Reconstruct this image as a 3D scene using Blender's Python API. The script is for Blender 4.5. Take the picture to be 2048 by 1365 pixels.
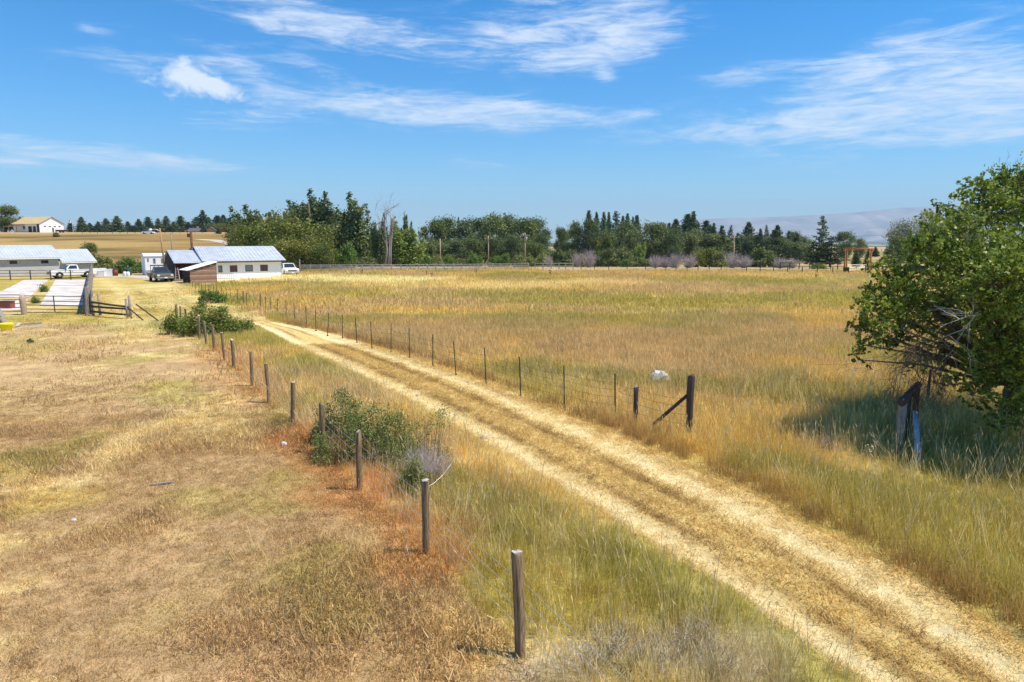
import bpy, math, random
import numpy as np
from mathutils import Vector, Matrix, Euler

for o in list(bpy.data.objects): bpy.data.objects.remove(o)
SC = bpy.context.scene
COL = SC.collection
R = math.radians
RNG = np.random.default_rng(7)
random.seed(7)

# ------------------------------------------------------------------ camera
F_PX, CAM_H, PITCH = 1365.33, 5.2, R(8.44)
cam = bpy.data.cameras.new('camera'); cam.lens = 24; cam.sensor_width = 36
cam.clip_start = .1; cam.clip_end = 40000
cam_o = bpy.data.objects.new('camera', cam); COL.objects.link(cam_o)
cam_o.location = (0, 0, CAM_H); cam_o.rotation_euler = (R(90) - PITCH, 0, 0)
SC.camera = cam_o
# ------------------------------------------------------------------ sun, sky, exposure
SUN_EL, SUN_AZ = R(61), R(99)          # azimuth clockwise from +Y (the view direction): from the right, a little behind
sun = bpy.data.lights.new('sun', 'SUN'); sun.energy = 5.0; sun.angle = R(.53); sun.color = (1, .93, .80)
sun_o = bpy.data.objects.new('sun', sun); COL.objects.link(sun_o)
sd = Vector((math.sin(SUN_AZ)*math.cos(SUN_EL), math.cos(SUN_AZ)*math.cos(SUN_EL), math.sin(SUN_EL)))
sun_o.rotation_euler = sd.to_track_quat('Z', 'Y').to_euler(); sun_o.location = (40, -10, 60)
SC.view_settings.view_transform = 'Standard'; SC.view_settings.look = 'None'
SC.view_settings.gamma = 1; SC.view_settings.exposure = 0.42
SC.cycles.use_denoising = True
SC.cycles.max_bounces = 6; SC.cycles.transparent_max_bounces = 6
SC.cycles.sample_clamp_indirect = 6

CP, SP = math.cos(PITCH), math.sin(PITCH)
def pix_dir(u, v):
    cx, cy = (u-1024)/F_PX, (682.5-v)/F_PX
    return Vector((cx, CP + cy*SP, -SP + cy*CP))

world = bpy.data.worlds.new('World'); SC.world = world; world.use_nodes = True
NT = world.node_tree; NT.nodes.clear()
def wn(t, **k):
    n = NT.nodes.new(t)
    for a, b in k.items(): setattr(n, a, b)
    return n
def wm(op, a, b=None, c=None):
    n = wn('ShaderNodeMath', operation=op)
    for i, q in enumerate((a, b, c)):
        if q is None: continue
        if isinstance(q, (int, float)): n.inputs[i].default_value = q
        else: NT.links.new(q, n.inputs[i])
    return n.outputs[0]
sky = wn('ShaderNodeTexSky', sky_type='NISHITA', sun_disc=False, sun_elevation=SUN_EL, sun_rotation=SUN_AZ,
         altitude=0, air_density=1.15, dust_density=0, ozone_density=4)
tc = wn('ShaderNodeTexCoord'); sx = wn('ShaderNodeSeparateXYZ'); NT.links.new(tc.outputs['Generated'], sx.inputs[0])
az = wm('ARCTAN2', sx.outputs[0], sx.outputs[1]); el = wm('ARCSINE', sx.outputs[2])
cmb = wn('ShaderNodeCombineXYZ'); NT.links.new(az, cmb.inputs[0]); NT.links.new(el, cmb.inputs[1])
AE = cmb.outputs[0]
def azel(u, v):
    d = pix_dir(u, v).normalized(); return math.atan2(d.x, d.y), math.asin(d.z)
def noise(scale, rot, detail, dist, rough=.6, loc=(0, 0, 0)):
    m = wn('ShaderNodeMapping'); NT.links.new(AE, m.inputs[0]); m.inputs['Scale'].default_value = scale
    m.inputs['Rotation'].default_value = (0, 0, rot); m.inputs['Location'].default_value = loc
    n = wn('ShaderNodeTexNoise'); NT.links.new(m.outputs[0], n.inputs['Vector'])
    n.inputs['Scale'].default_value = 1; n.inputs['Detail'].default_value = detail
    n.inputs['Distortion'].default_value = dist; n.inputs['Roughness'].default_value = rough
    return n.outputs['Fac']
# cirrus streaks that lie where the photograph has them: (u, v, half-length px, half-height px, tilt deg, density)
CIRRUS = [(1140, 60, 300, 95, -4, .75), (1270, 40, 110, 60, 8, .62), (1160, 112, 190, 26, -5, .55), (1000, 70, 90, 32, 6, .42),
          (1800, 190, 420, 120, -8, .78), (1960, 210, 260, 85, 4, .75), (1640, 248, 460, 26, -2, .85), (1760, 120, 200, 60, -14, .55),
          (1490, 148, 120, 22, -3, .6), (880, 224, 560, 44, 2, .95), (1010, 225, 340, 30, 1, .6), (480, 240, 150, 22, -3, .7),
          (140, 308, 340, 30, 4, 1.0), (330, 322, 220, 14, 3, .5), (10, 325, 60, 12, 0, .6), (560, 25, 330, 42, 7, .62),
          (760, 75, 240, 46, 8, .45), (300, 133, 200, 28, -4, .5), (480, 130, 120, 26, 22, .45), (180, 58, 40, 12, 0, .6),
          (530, 48, 36, 14, 10, .6), (640, 140, 130, 20, 12, .4), (970, 330, 140, 18, 2, .45), (1210, 150, 30, 18, 30, .5),
          (620, 200, 300, 22, 4, .34), (1880, 262, 320, 24, 2, .5), (720, 62, 480, 70, 6, .2), (420, 105, 380, 40, -3, .16)]
tot = None
for (u, v, hu, hv, tilt, dens) in CIRRUS:
    c = azel(u, v)
    m = wn('ShaderNodeMapping', vector_type='TEXTURE'); NT.links.new(AE, m.inputs[0])
    m.inputs['Location'].default_value = (c[0], c[1], 0); m.inputs['Rotation'].default_value = (0, 0, R(-tilt))
    m.inputs['Scale'].default_value = (hu/F_PX*1.15, hv/F_PX*1.3, 1)
    l = wn('ShaderNodeVectorMath', operation='LENGTH'); NT.links.new(m.outputs[0], l.inputs[0])
    mr = wn('ShaderNodeMapRange', interpolation_type='SMOOTHSTEP'); NT.links.new(l.outputs['Value'], mr.inputs[0])
    mr.inputs[1].default_value = 1; mr.inputs[2].default_value = 0; mr.inputs[3].default_value = 0; mr.inputs[4].default_value = dens
    tot = mr.outputs[0] if tot is None else wm('ADD', tot, mr.outputs[0])
# thin cirrus elsewhere in the sky too
broad = noise((2.2, 5, 1), R(6), 3, .6)
base = wm('MULTIPLY', wm('SUBTRACT', broad, .42), .9)
cover = wm('ADD', wm('MINIMUM', tot, 1.0), wm('MULTIPLY', wm('MAXIMUM', base, 0), wm('MINIMUM', wm('MAXIMUM', wm('MULTIPLY', wm('SUBTRACT', el, .12), 4), 0), 1)))
fib = noise((5.0, 30, 1), R(5), 6, 1.8, .66)
fib2 = noise((16, 95, 1), R(-8), 5, 1.2, .68, (3, 1, 0))
fb = wm('ADD', wm('MULTIPLY', fib, .6), wm('MULTIPLY', fib2, .4))
cl = wn('ShaderNodeMapRange', interpolation_type='SMOOTHSTEP')
NT.links.new(wm('ADD', wm('MULTIPLY', cover, .62), wm('MULTIPLY', wm('SUBTRACT', fb, .5), 2.3)), cl.inputs[0])
cl.inputs[1].default_value = .10; cl.inputs[2].default_value = 1.05; cl.inputs[3].default_value = 0; cl.inputs[4].default_value = .82
cir = wm('MULTIPLY', cl.outputs[0], wm('MINIMUM', wm('MULTIPLY', cover, 2.6), 1))
# the one small cumulus
def puff(u, v, hu, hv, tilt):
    c = azel(u, v)
    m = wn('ShaderNodeMapping', vector_type='TEXTURE'); NT.links.new(AE, m.inputs[0])
    m.inputs['Location'].default_value = (c[0], c[1], 0); m.inputs['Rotation'].default_value = (0, 0, R(-tilt)); m.inputs['Scale'].default_value = (hu/F_PX, hv/F_PX, 1)
    l = wn('ShaderNodeVectorMath', operation='LENGTH'); NT.links.new(m.outputs[0], l.inputs[0])
    return wm('SUBTRACT', 1, l.outputs['Value'])
pf = wm('MAXIMUM', wm('MAXIMUM', puff(372, 160, 66, 32, 4), puff(425, 172, 56, 26, 16)), puff(392, 152, 46, 26, 6))
pn = noise((34, 46, 1), 0, 6, .5, .6)
pm = wn('ShaderNodeMapRange', interpolation_type='SMOOTHSTEP')
NT.links.new(wm('ADD', pf, wm('MULTIPLY', wm('SUBTRACT', pn, .5), 2.4)), pm.inputs[0])
pm.inputs[1].default_value = -.1; pm.inputs[2].default_value = .8; pm.inputs[3].default_value = 0; pm.inputs[4].default_value = .86
mask = wm('MAXIMUM', cir, pm.outputs[0])
hs = wn('ShaderNodeHueSaturation'); hs.inputs['Saturation'].default_value = 1.25; hs.inputs['Value'].default_value = 1.0
tint = wn('ShaderNodeMix', data_type='RGBA', blend_type='MULTIPLY'); tint.inputs[0].default_value = 1; tint.inputs[7].default_value = (.60, .81, 1.0, 1)
NT.links.new(sky.outputs[0], tint.inputs[6]); NT.links.new(tint.outputs[2], hs.inputs['Color'])
mix = wn('ShaderNodeMix', data_type='RGBA'); NT.links.new(mask, mix.inputs[0]); NT.links.new(hs.outputs[0], mix.inputs[6])
mix.inputs[7].default_value = (6.2, 6.6, 7.1, 1)
bg = wn('ShaderNodeBackground'); bg.inputs[1].default_value = .122; NT.links.new(mix.outputs[2], bg.inputs[0])
world.cycles.sampling_method = 'MANUAL'; world.cycles.sample_map_resolution = 256
wo = wn('ShaderNodeOutputWorld'); NT.links.new(bg.outputs[0], wo.inputs[0])

# ------------------------------------------------------------------ numpy noise, terrain, projection
def vnoise(x, y, seed=0):
    xi = np.floor(x).astype(np.int64); yi = np.floor(y).astype(np.int64); fx = x-xi; fy = y-yi
    fx = fx*fx*(3-2*fx); fy = fy*fy*(3-2*fy)
    def h(a, b):
        n = (a*374761393 + b*668265263 + seed*1442695041) & 0xffffffff
        n = ((n ^ (n >> 13))*1274126177) & 0xffffffff
        return ((n ^ (n >> 16)) & 0xffff)/65535.
    return (h(xi, yi)*(1-fx)+h(xi+1, yi)*fx)*(1-fy) + (h(xi, yi+1)*(1-fx)+h(xi+1, yi+1)*fx)*fy
def fbm(x, y, seed=0, o=4):
    s = 0; a = .5; t = 0
    for i in range(o):
        s = s+a*vnoise(x*2**i+17*i, y*2**i-9*i, seed+i); t += a; a *= .55
    return s/t
def sst(a, b, x):
    t = np.clip((x-a)/(b-a), 0, 1); return t*t*(3-2*t)
def hgt(x, y):
    x = np.asarray(x, float); y = np.asarray(y, float)
    r = x/np.maximum(y, 1)
    m = sst(-.12, -.34, r)*sst(60, 125, y)
    z = m*(8.4*sst(122, 305, y) + (fbm(x/40, y/40, 3)-.5)*1.2*sst(130, 180, y)*(1-sst(240, 300, y)))
    z = z + (1-m)*(-2.2*sst(118, 205, y)) - 26*sst(650, 2200, y)*1.0 - m*8*sst(650, 1200, y)
    z = z + (fbm(x/9, y/9, 11, 3)-.5)*.14*sst(3, 14, np.hypot(x, y))*(1-sst(400, 800, y))
    return z
def H(x, y): return float(hgt(x, y))
def G(u, v):
    d = pix_dir(u, v); t = 4.
    for _ in range(4000):
        p = Vector((0, 0, CAM_H)) + d*t; g = H(p.x, p.y)
        if p.z <= g+.002: break
        t += max((p.z-g)*.6/max(-d.z, .03), t*.0004) if d.z < 0 else t*.002
        if t > 9000: break
    return Vector((p.x, p.y, g))
def ZT(y, v):
    c = (682.5-v)/F_PX; return CAM_H + (c*y*CP - y*SP)/(CP + c*SP)
def AT(u, y):
    z = 0.
    for _ in range(4):
        x = (u-1024)/F_PX*(y*CP-(z-CAM_H)*SP); z = H(x, y)
    return Vector((x, y, z))
def PROJ(p):
    q = Vector(p)-Vector((0, 0, CAM_H)); dep = q.y*CP-q.z*SP
    return 1024+F_PX*q.x/dep, 682.5-F_PX*(q.y*SP+q.z*CP)/dep
def LINE_T(u, A, D):      # distance along the line A + t*D (plan) at which it stands in column u
    k = (u-1024)/F_PX*CP; return (k*A[1]-A[0]+(u-1024)/F_PX*SP*3)/(D[0]-k*D[1])

# ------------------------------------------------------------------ materials
MATS = {}
def mat(name, c, rough=.8, nscale=6., namt=.25, bump=.15, metal=0., c2=None, stretch=(1, 1, 1), spec=.3, coord='Object', detail=5):
    if name in MATS: return MATS[name]
    m = bpy.data.materials.new(name); m.use_nodes = True; t = m.node_tree; b = t.nodes['Principled BSDF']
    b.inputs['Roughness'].default_value = rough; b.inputs['Metallic'].default_value = metal
    b.inputs['Specular IOR Level'].default_value = spec
    tcn = t.nodes.new('ShaderNodeTexCoord'); mp = t.nodes.new('ShaderNodeMapping'); mp.inputs['Scale'].default_value = stretch
    t.links.new(tcn.outputs[coord], mp.inputs[0])
    n = t.nodes.new('ShaderNodeTexNoise'); n.inputs['Scale'].default_value = nscale; n.inputs['Detail'].default_value = detail
    n.inputs['Roughness'].default_value = .65
    t.links.new(mp.outputs[0], n.inputs['Vector'])
    r = t.nodes.new('ShaderNodeValToRGB'); a = tuple(max(q*(1-namt), 0) for q in c); d = c2 or tuple(min(q*(1+namt), 1) for q in c)
    r.color_ramp.elements[0].position = .3; r.color_ramp.elements[1].position = .7
    r.color_ramp.elements[0].color = (*a, 1); r.color_ramp.elements[1].color = (*d, 1)
    t.links.new(n.outputs['Fac'], r.inputs[0]); t.links.new(r.outputs[0], b.inputs['Base Color'])
    if bump:
        bm = t.nodes.new('ShaderNodeBump'); bm.inputs['Strength'].default_value = bump; bm.inputs['Distance'].default_value = .02
        t.links.new(n.outputs['Fac'], bm.inputs['Height']); t.links.new(bm.outputs[0], b.inputs['Normal'])
    MATS[name] = m; return m
def leafmat(name, c, c2, trans=.3, rnd=.25, rough=.5, spec=.25):
    if name in MATS: return MATS[name]
    m = bpy.data.materials.new(name); m.use_nodes = True; t = m.node_tree; b = t.nodes['Principled BSDF']; out = t.nodes['Material Output']
    at = t.nodes.new('ShaderNodeAttribute'); at.attribute_name = 'tint'
    oi = t.nodes.new('ShaderNodeObjectInfo')
    mx = t.nodes.new('ShaderNodeMix'); mx.data_type = 'RGBA'; mx.inputs[6].default_value = (*c, 1); mx.inputs[7].default_value = (*c2, 1)
    t.links.new(at.outputs['Fac'], mx.inputs[0])
    hv = t.nodes.new('ShaderNodeHueSaturation')
    f = t.nodes.new('ShaderNodeMath'); f.operation = 'MULTIPLY_ADD'; f.inputs[1].default_value = rnd*2; f.inputs[2].default_value = 1-rnd
    t.links.new(oi.outputs['Random'], f.inputs[0]); t.links.new(f.outputs[0], hv.inputs['Value'])
    f2 = t.nodes.new('ShaderNodeMath'); f2.operation = 'MULTIPLY_ADD'; f2.inputs[1].default_value = -.035; f2.inputs[2].default_value = .5175
    t.links.new(oi.outputs['Random'], f2.inputs[0]); t.links.new(f2.outputs[0], hv.inputs['Hue'])
    t.links.new(mx.outputs[2], hv.inputs['Color']); t.links.new(hv.outputs[0], b.inputs['Base Color'])
    b.inputs['Roughness'].default_value = rough; b.inputs['Specular IOR Level'].default_value = spec
    tr = t.nodes.new('ShaderNodeBsdfTranslucent'); t.links.new(hv.outputs[0], tr.inputs['Color'])
    ms = t.nodes.new('ShaderNodeMixShader'); ms.inputs[0].default_value = trans
    t.links.new(b.outputs[0], ms.inputs[1]); t.links.new(tr.outputs[0], ms.inputs[2]); t.links.new(ms.outputs[0], out.inputs[0])
    MATS[name] = m; return m

# ------------------------------------------------------------------ mesh building
class MB:
    def __init__(s): s.v = []; s.f = []; s.m = []
    def add(s, vs, fs, mi=0):
        o = len(s.v); s.v += [tuple(q) for q in vs]; s.f += [tuple(i+o for i in f) for f in fs]; s.m += [mi]*len(fs); return s
    def box(s, c, d, rz=0, M=None, mi=0):
        x, y, z = d[0]/2, d[1]/2, d[2]/2
        vs = [Vector((a*x, b*y, e*z)) for a in (-1, 1) for b in (-1, 1) for e in (-1, 1)]
        m = M if M is not None else Matrix.Rotation(rz, 3, 'Z')
        vs = [m @ q + Vector(c) for q in vs]
        return s.add(vs, [(0, 1, 3, 2), (4, 6, 7, 5), (0, 4, 5, 1), (2, 3, 7, 6), (0, 2, 6, 4), (1, 5, 7, 3)], mi)
    def bar(s, a, b, w, h, mi=0):       # rectangular bar from a to b
        a, b = Vector(a), Vector(b); d = b-a; q = d.to_track_quat('X', 'Z').to_matrix()
        return s.box((a+b)/2, (d.length, w, h), M=q, mi=mi)
    def tube(s, pts, rad, n=6, cap=True, mi=0, capmi=None):
        pts = [Vector(p) for p in pts]; rad = rad if hasattr(rad, '__len__') else [rad]*len(pts)
        o = len(s.v); up = Vector((.13, .31, 1)).normalized()
        for i, p in enumerate(pts):
            t = (pts[min(i+1, len(pts)-1)]-pts[max(i-1, 0)])
            t = t.normalized() if t.length > 1e-9 else Vector((0, 0, 1))
            a = t.cross(up if abs(t.dot(up)) < .97 else Vector((1, 0, 0))).normalized(); b = t.cross(a)
            for k in range(n):
                th = 2*math.pi*k/n; s.v.append(tuple(p + (a*math.cos(th)+b*math.sin(th))*rad[i]))
        for i in range(len(pts)-1):
            for k in range(n):
                s.f.append((o+i*n+k, o+i*n+(k+1) % n, o+(i+1)*n+(k+1) % n, o+(i+1)*n+k)); s.m.append(mi)
        if cap:
            s.f.append(tuple(o+k for k in range(n))[::-1]); s.m.append(mi)
            s.f.append(tuple(o+(len(pts)-1)*n+k for k in range(n))); s.m.append(mi if capmi is None else capmi)
        return s
    def prism(s, poly, y0, y1, mi=0):    # polygon in x-z extruded along y
        n = len(poly); vs = [(p[0], y0, p[1]) for p in poly]+[(p[0], y1, p[1]) for p in poly]
        fs = [tuple(range(n)), tuple(range(2*n-1, n-1, -1))]+[(i, n+i, n+(i+1) % n, (i+1) % n) for i in range(n)]
        return s.add(vs, fs, mi)
    def mesh(s, name, mats, smooth=False):
        me = bpy.data.meshes.new(name); me.from_pydata(s.v, [], s.f); me.update()
        for m in (mats if isinstance(mats, (list, tuple)) else [mats]): me.materials.append(m)
        if any(s.m): me.polygons.foreach_set('material_index', s.m)
        if smooth: me.polygons.foreach_set('use_smooth', [True]*len(me.polygons))
        return me
    def build(s, name, mats, parent=None, smooth=False, loc=None, bevel=0):
        o = link(name, s.mesh(name, mats, smooth), parent, loc)
        if bevel:
            b = o.modifiers.new('bevel', 'BEVEL'); b.width = bevel; b.segments = 2; b.limit_method = 'ANGLE'; b.angle_limit = R(40)
        return o
def link(name, data, parent=None, loc=None, rz=0, scale=None, label=None, cat=None, group=None, kind=None):
    o = bpy.data.objects.new(name, data); COL.objects.link(o)
    if parent is not None: o.parent = parent
    if loc is not None: o.location = loc
    if rz: o.rotation_euler[2] = rz
    if scale is not None: o.scale = scale if hasattr(scale, '__len__') else (scale,)*3
    return tag(o, label, cat, group, kind)
def tag(o, label=None, cat=None, group=None, kind=None):
    for k, q in (('label', label), ('category', cat), ('group', group), ('kind', kind)):
        if q: o[k] = q
    return o
def thing(name, label, cat, loc=(0, 0, 0), rz=0, group=None, scale=None): return link(name, None, None, loc, rz, scale, label, cat, group)
def quads(name, V, tint, mats, extra=None):      # V (N,4,3) rhombic leaves
    N = len(V); me = bpy.data.meshes.new(name)
    me.vertices.add(N*4); me.vertices.foreach_set('co', np.ascontiguousarray(V, np.float32).ravel())
    me.loops.add(N*4); me.loops.foreach_set('vertex_index', np.arange(N*4, dtype=np.int32))
    me.polygons.add(N); me.polygons.foreach_set('loop_start', np.arange(0, N*4, 4, dtype=np.int32))
    me.update(calc_edges=True)
    a = me.attributes.new('tint', 'FLOAT', 'POINT'); a.data.foreach_set('value', np.repeat(np.asarray(tint, np.float32), 4))
    for m in (mats if isinstance(mats, (list, tuple)) else [mats]): me.materials.append(m)
    return me
def unit(a): return a/np.maximum(np.linalg.norm(a, axis=-1, keepdims=True), 1e-9)
def leaves(C, size, rng, aspect=.55, out=None, bias=0., droop=0.):
    """rhombic leaves at centres C; out = outward directions the leaves lean to"""
    N = len(C); d = unit(rng.normal(size=(N, 3)))
    if out is not None: d = unit(d*(1-bias)+out*bias)
    d[:, 2] -= droop; d = unit(d)
    s = unit(np.cross(d, rng.normal(size=(N, 3)))); L = (size*np.ones(N))[:, None]
    fold = np.cross(d, s)*L*.12
    return np.stack([C-d*L*.5, C+s*L*aspect*.5+fold, C+d*L*.5, C-s*L*aspect*.5+fold], 1)

# ------------------------------------------------------------------ layout of the near ground (pixels turned into ground points)
def plan(px): return np.array([tuple(G(u, v))[:2] for u, v in px])
WOOD_POSTS = [(1041, 1105, 1312), (853, 958, 1106), (719, 862, 981), (645, 806, 906), (586, 765, 850), (538.5, 728, 806), (505, 704, 772), (468, 679, 737),
              (449, 665, 721), (428.5, 650, 702), (413, 642, 689), (399, 631, 680), (385, 622, 670), (374, 617, 662), (362, 612, 654), (355, 608, 649)]
TL_PX = [(2330, 1800), (1930, 1500), (1700, 1345), (1500, 1203), (1250, 1050), (1000, 903), (800, 792), (640, 714), (540, 664), (495, 641), (455, 632)]
TR_PX = [(2900, 1800), (2350, 1480), (2048, 1292), (1800, 1142), (1500, 985), (1250, 876), (1000, 772), (800, 705), (650, 664), (540, 642), (495, 634), (455, 628)]
TL, TR = plan(TL_PX), plan(TR_PX)
FP = plan([(u, b) for u, t, b in WOOD_POSTS])
d0 = FP[0]-FP[1]; FPX = np.vstack([FP[0]+d0*2.2, FP])
TPOST_PX = [(1231, 750), (1129, 733), (1042, 715), (972, 696), (912, 683), (866, 670), (819, 657), (782, 648), (744, 642), (714, 634), (685, 628), (655, 625), (632, 619), (613, 613), (590, 607),
            (573, 602), (556, 598), (541, 595), (532, 593), (522, 589), (494, 585), (488, 583), (475, 579), (462, 577), (453, 574), (444, 573), (435, 572), (427, 571), (419, 569), (411, 568), (404, 567), (398, 565), (392, 564), (386, 563)]
def tpost(u, vt):
    h = 1.35-.35*min(max((640-vt)/77, 0), 1); y = 20.
    for _ in range(30):
        z = ZT(y, vt); y *= (CAM_H-h)/max(CAM_H-z, .1)
    return AT(u, y), h
TP = [tpost(u, v) for u, v in TPOST_PX]
TPXY = np.array([tuple(p)[:2] for p, h in TP])
def xat(P, y):
    o = np.argsort(P[:, 1]); return np.interp(y, P[o, 1], P[o, 0])
YJ = 43.0
def zone(x, y):
    """0 grazed yard left of the wooden posts, 1 verge, 2 track, 3 pasture, 4 mown yard beyond"""
    xf, xl, xr, xt = xat(FPX, y), xat(TL, y), xat(TR, y), xat(TPXY, y)
    z = np.where(x < xf, 0, np.where(x < xl, 1, np.where(x < xr, 2, 3)))
    ztop = np.where(x < xt-1.2, 4, 3)
    z = np.where(y > YJ, ztop, z)
    return z
def seg_dist(x, y, P):
    d = np.full(np.shape(x), 1e9)
    for a, b in zip(P[:-1], P[1:]):
        ab = b-a; t = np.clip(((x-a[0])*ab[0]+(y-a[1])*ab[1])/(ab@ab+1e-9), 0, 1)
        d = np.minimum(d, np.hypot(x-a[0]-t*ab[0], y-a[1]-t*ab[1]))
    return d
PALE, STRAW, GOLD, TAN, RUST, OLIVE, GREEN, DUST = [np.array(c) for c in
((.86, .70, .36), (.72, .555, .235), (.60, .43, .125), (.54, .385, .17), (.48, .30, .11), (.40, .335, .07), (.28, .265, .05), (.51, .335, .165))]
# ground colours with a shape of their own, painted tree shade among them: (pixel polyline, half-width m, colour, strength, soft m)
STRIPS = [([(880, 985), (1040, 1040), (1230, 1130), (1420, 1240), (1600, 1350), (1800, 1500)], .45, GREEN, .6, .9),
          ([(1560, 930), (1700, 965), (1900, 985), (2048, 1000), (2200, 1020)], .45, np.array((.33, .275, .055)), .8, .9),
          ([(1020, 742), (1120, 748), (1230, 762), (1330, 772), (1450, 790), (1560, 800)], .7, np.array((.33, .275, .055)), .8, 1.2),
          ([(1620, 790), (1750, 800), (1900, 810), (2100, 830)], 1.6, np.array((.33, .275, .055)), .75, 2.),  # the big tree's shadow, painted into the grass as dark olive
          ([(1850, 900), (2000, 920), (2150, 930)], 1.2, np.array((.33, .275, .055)), .8, 1.2),  # shade below the crown put into the grass colour
          ([(620, 725), (680, 740)], .8, GREEN, .6, 1.5), ([(470, 600), (520, 612)], .8, OLIVE, .6, 2),
          ([(410, 588), (440, 600), (455, 610)], .8, GREEN, .9, 1.5),
          ([(290, 650), (330, 655)], 1.2, GREEN, .7, 2.), ([(320, 598), (335, 606)], .8, GREEN, .8, 1.5),
          ([(1000, 592), (1250, 605), (1600, 600)], 3.5, OLIVE, .75, 6), ([(640, 585), (760, 592)], 2., OLIVE, .6, 4), ([(1150, 640), (1400, 640)], 2., OLIVE, .5, 4),
          ([(480, 556), (640, 560), (800, 562)], 4, PALE, .8, 5), ([(820, 572), (1000, 572), (1200, 566)], 3, STRAW, .7, 5),
          ([(1350, 585), (1560, 580), (1750, 575)], 3, TAN, .7, 5),
          ([(870, 690), (1100, 690), (1300, 720)], 1.6, TAN, .75, 2.5), ([(900, 650), (1200, 670)], 2.2, TAN, .6, 3), ([(1500, 690), (1700, 680)], 3, TAN, .7, 3),
          ([(1400, 560), (1600, 565), (1760, 562)], 4, OLIVE, .6, 4),
          ([(205, 560), (250, 590), (255, 625), (270, 680)], .4, STRAW, .75, .8), ([(285, 570), (320, 595), (345, 620)], .4, STRAW, .75, .8),
          ([(330, 570), (420, 605), (460, 628)], .6, STRAW, .8, 1),
          ([(700, 990), (650, 930), (600, 880)], .35, np.array((.53, .275, .10)), .85, .7), ([(850, 1130), (780, 1060), (720, 1000)], .35, np.array((.53, .275, .10)), .8, .7), ([(520, 800), (470, 740), (420, 700)], .5, np.array((.53, .275, .10)), .5, 1),
          ([(340, 790), (300, 860), (240, 900), (180, 950), (120, 970)], .28, PALE, .8, .6), ([(400, 800), (430, 880)], .3, STRAW, .7, .8),
          ([(0, 880), (120, 850), (250, 830)], .6, DUST, .85, 1.2), ([(100, 720), (250, 700)], 1., DUST, .6, 2), ([(300, 1150), (500, 1200), (600, 1300)], .5, DUST, .8, 1.2),
          ([(200, 1340), (420, 1360)], .4, DUST, .8, .8), ([(600, 1150), (700, 1240)], .2, OLIVE, .35, .6),
          ([(380, 980), (470, 1010)], .2, OLIVE, .4, .6), ([(40, 1000), (150, 990)], .3, GOLD, .8, .6), ([(330, 770), (360, 800)], .35, OLIVE, .7, .7),
          ([(1100, 1330), (1250, 1300), (1450, 1330)], .4, np.array((.52, .43, .27)), .8, .6)]
STRIPS = [(plan(p), w, c, s, f) for p, w, c, s, f in STRIPS]
TMID = (np.array([xat(TR, q) for q in TL[:, 1]])+TL[:, 0])/2
def gcol(x, y, zn=None):
    x = np.asarray(x, float); y = np.asarray(y, float)
    if zn is None: zn = zone(x, y)
    a = fbm(x/7, y/7, 21); b = fbm(x/2.3, y/2.3, 31); c = fbm(x/19, y/19, 41); e = fbm(x/.8, y/.8, 51, 3)
    def lerp(p, q, t): return p+(q-p)*np.clip(t, 0, 1)[..., None]
    col = np.zeros(x.shape+(3,))+GOLD
    # pasture
    past = lerp(GOLD, TAN, sst(.4, .62, a)); past = lerp(past, STRAW, sst(.52, .72, c)*.8); past = lerp(past, OLIVE, sst(.5, .68, fbm(x/11, y/11, 61))*.9)
    past = lerp(past, RUST, sst(.6, .75, b)*.25)
    graz = lerp(TAN, GOLD, sst(.42, .6, a)); graz = lerp(graz, DUST, sst(.45, .6, c)*.8); graz = lerp(graz, OLIVE, sst(.55, .7, b)*.55); graz = lerp(graz, STRAW, sst(.58, .72, e)*.7)
    verg = lerp(GOLD, TAN, sst(.4, .6, b)); verg = lerp(verg, OLIVE, sst(.44, .6, a)*.8); verg = lerp(verg, STRAW, sst(.55, .7, e)*.5)
    yard = lerp(GOLD*.88, STRAW*.85, sst(.5, .68, a)); yard = lerp(yard, OLIVE*.9, sst(.46, .6, b)*.75)
    for k, q in ((0, graz), (1, verg), (2, yard), (3, past), (4, yard)): col = np.where((zn == k)[..., None], q, col)
    for P, w, cc, s, soft in STRIPS:
        lo, hi = P.min(0)-w-soft-1, P.max(0)+w+soft+1
        k = (x > lo[0]) & (x < hi[0]) & (y > lo[1]) & (y < hi[1])
        if not k.any(): continue
        d = seg_dist(x[k], y[k], P) + (fbm(x[k]/1.3, y[k]/1.3, 71, 3)-.5)*(w+soft)*1.4
        t = s*(1-sst(w, w+soft, d)); col[k] = lerp(col[k], cc, t)
    return col*(.86+.28*e)[..., None]

# ------------------------------------------------------------------ ground, one sheet to the horizon
def spaced(a0, step0, growth, limit):
    o = [0.]; s = step0
    while o[-1] < limit: o.append(o[-1]+s); s = min(s*growth, 600)
    return np.array(o)+a0
px_ = spaced(0, .3, 1.022, 19000); XS = np.concatenate([-px_[:0:-1], px_])
YS = np.concatenate([np.array([-120, -60, -25, -8, 0, 2, 4]), spaced(5, .3, 1.012, 17200)])
gx, gy = np.meshgrid(XS, YS); gz = hgt(gx, gy)
zg = zone(gx, gy)
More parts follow.
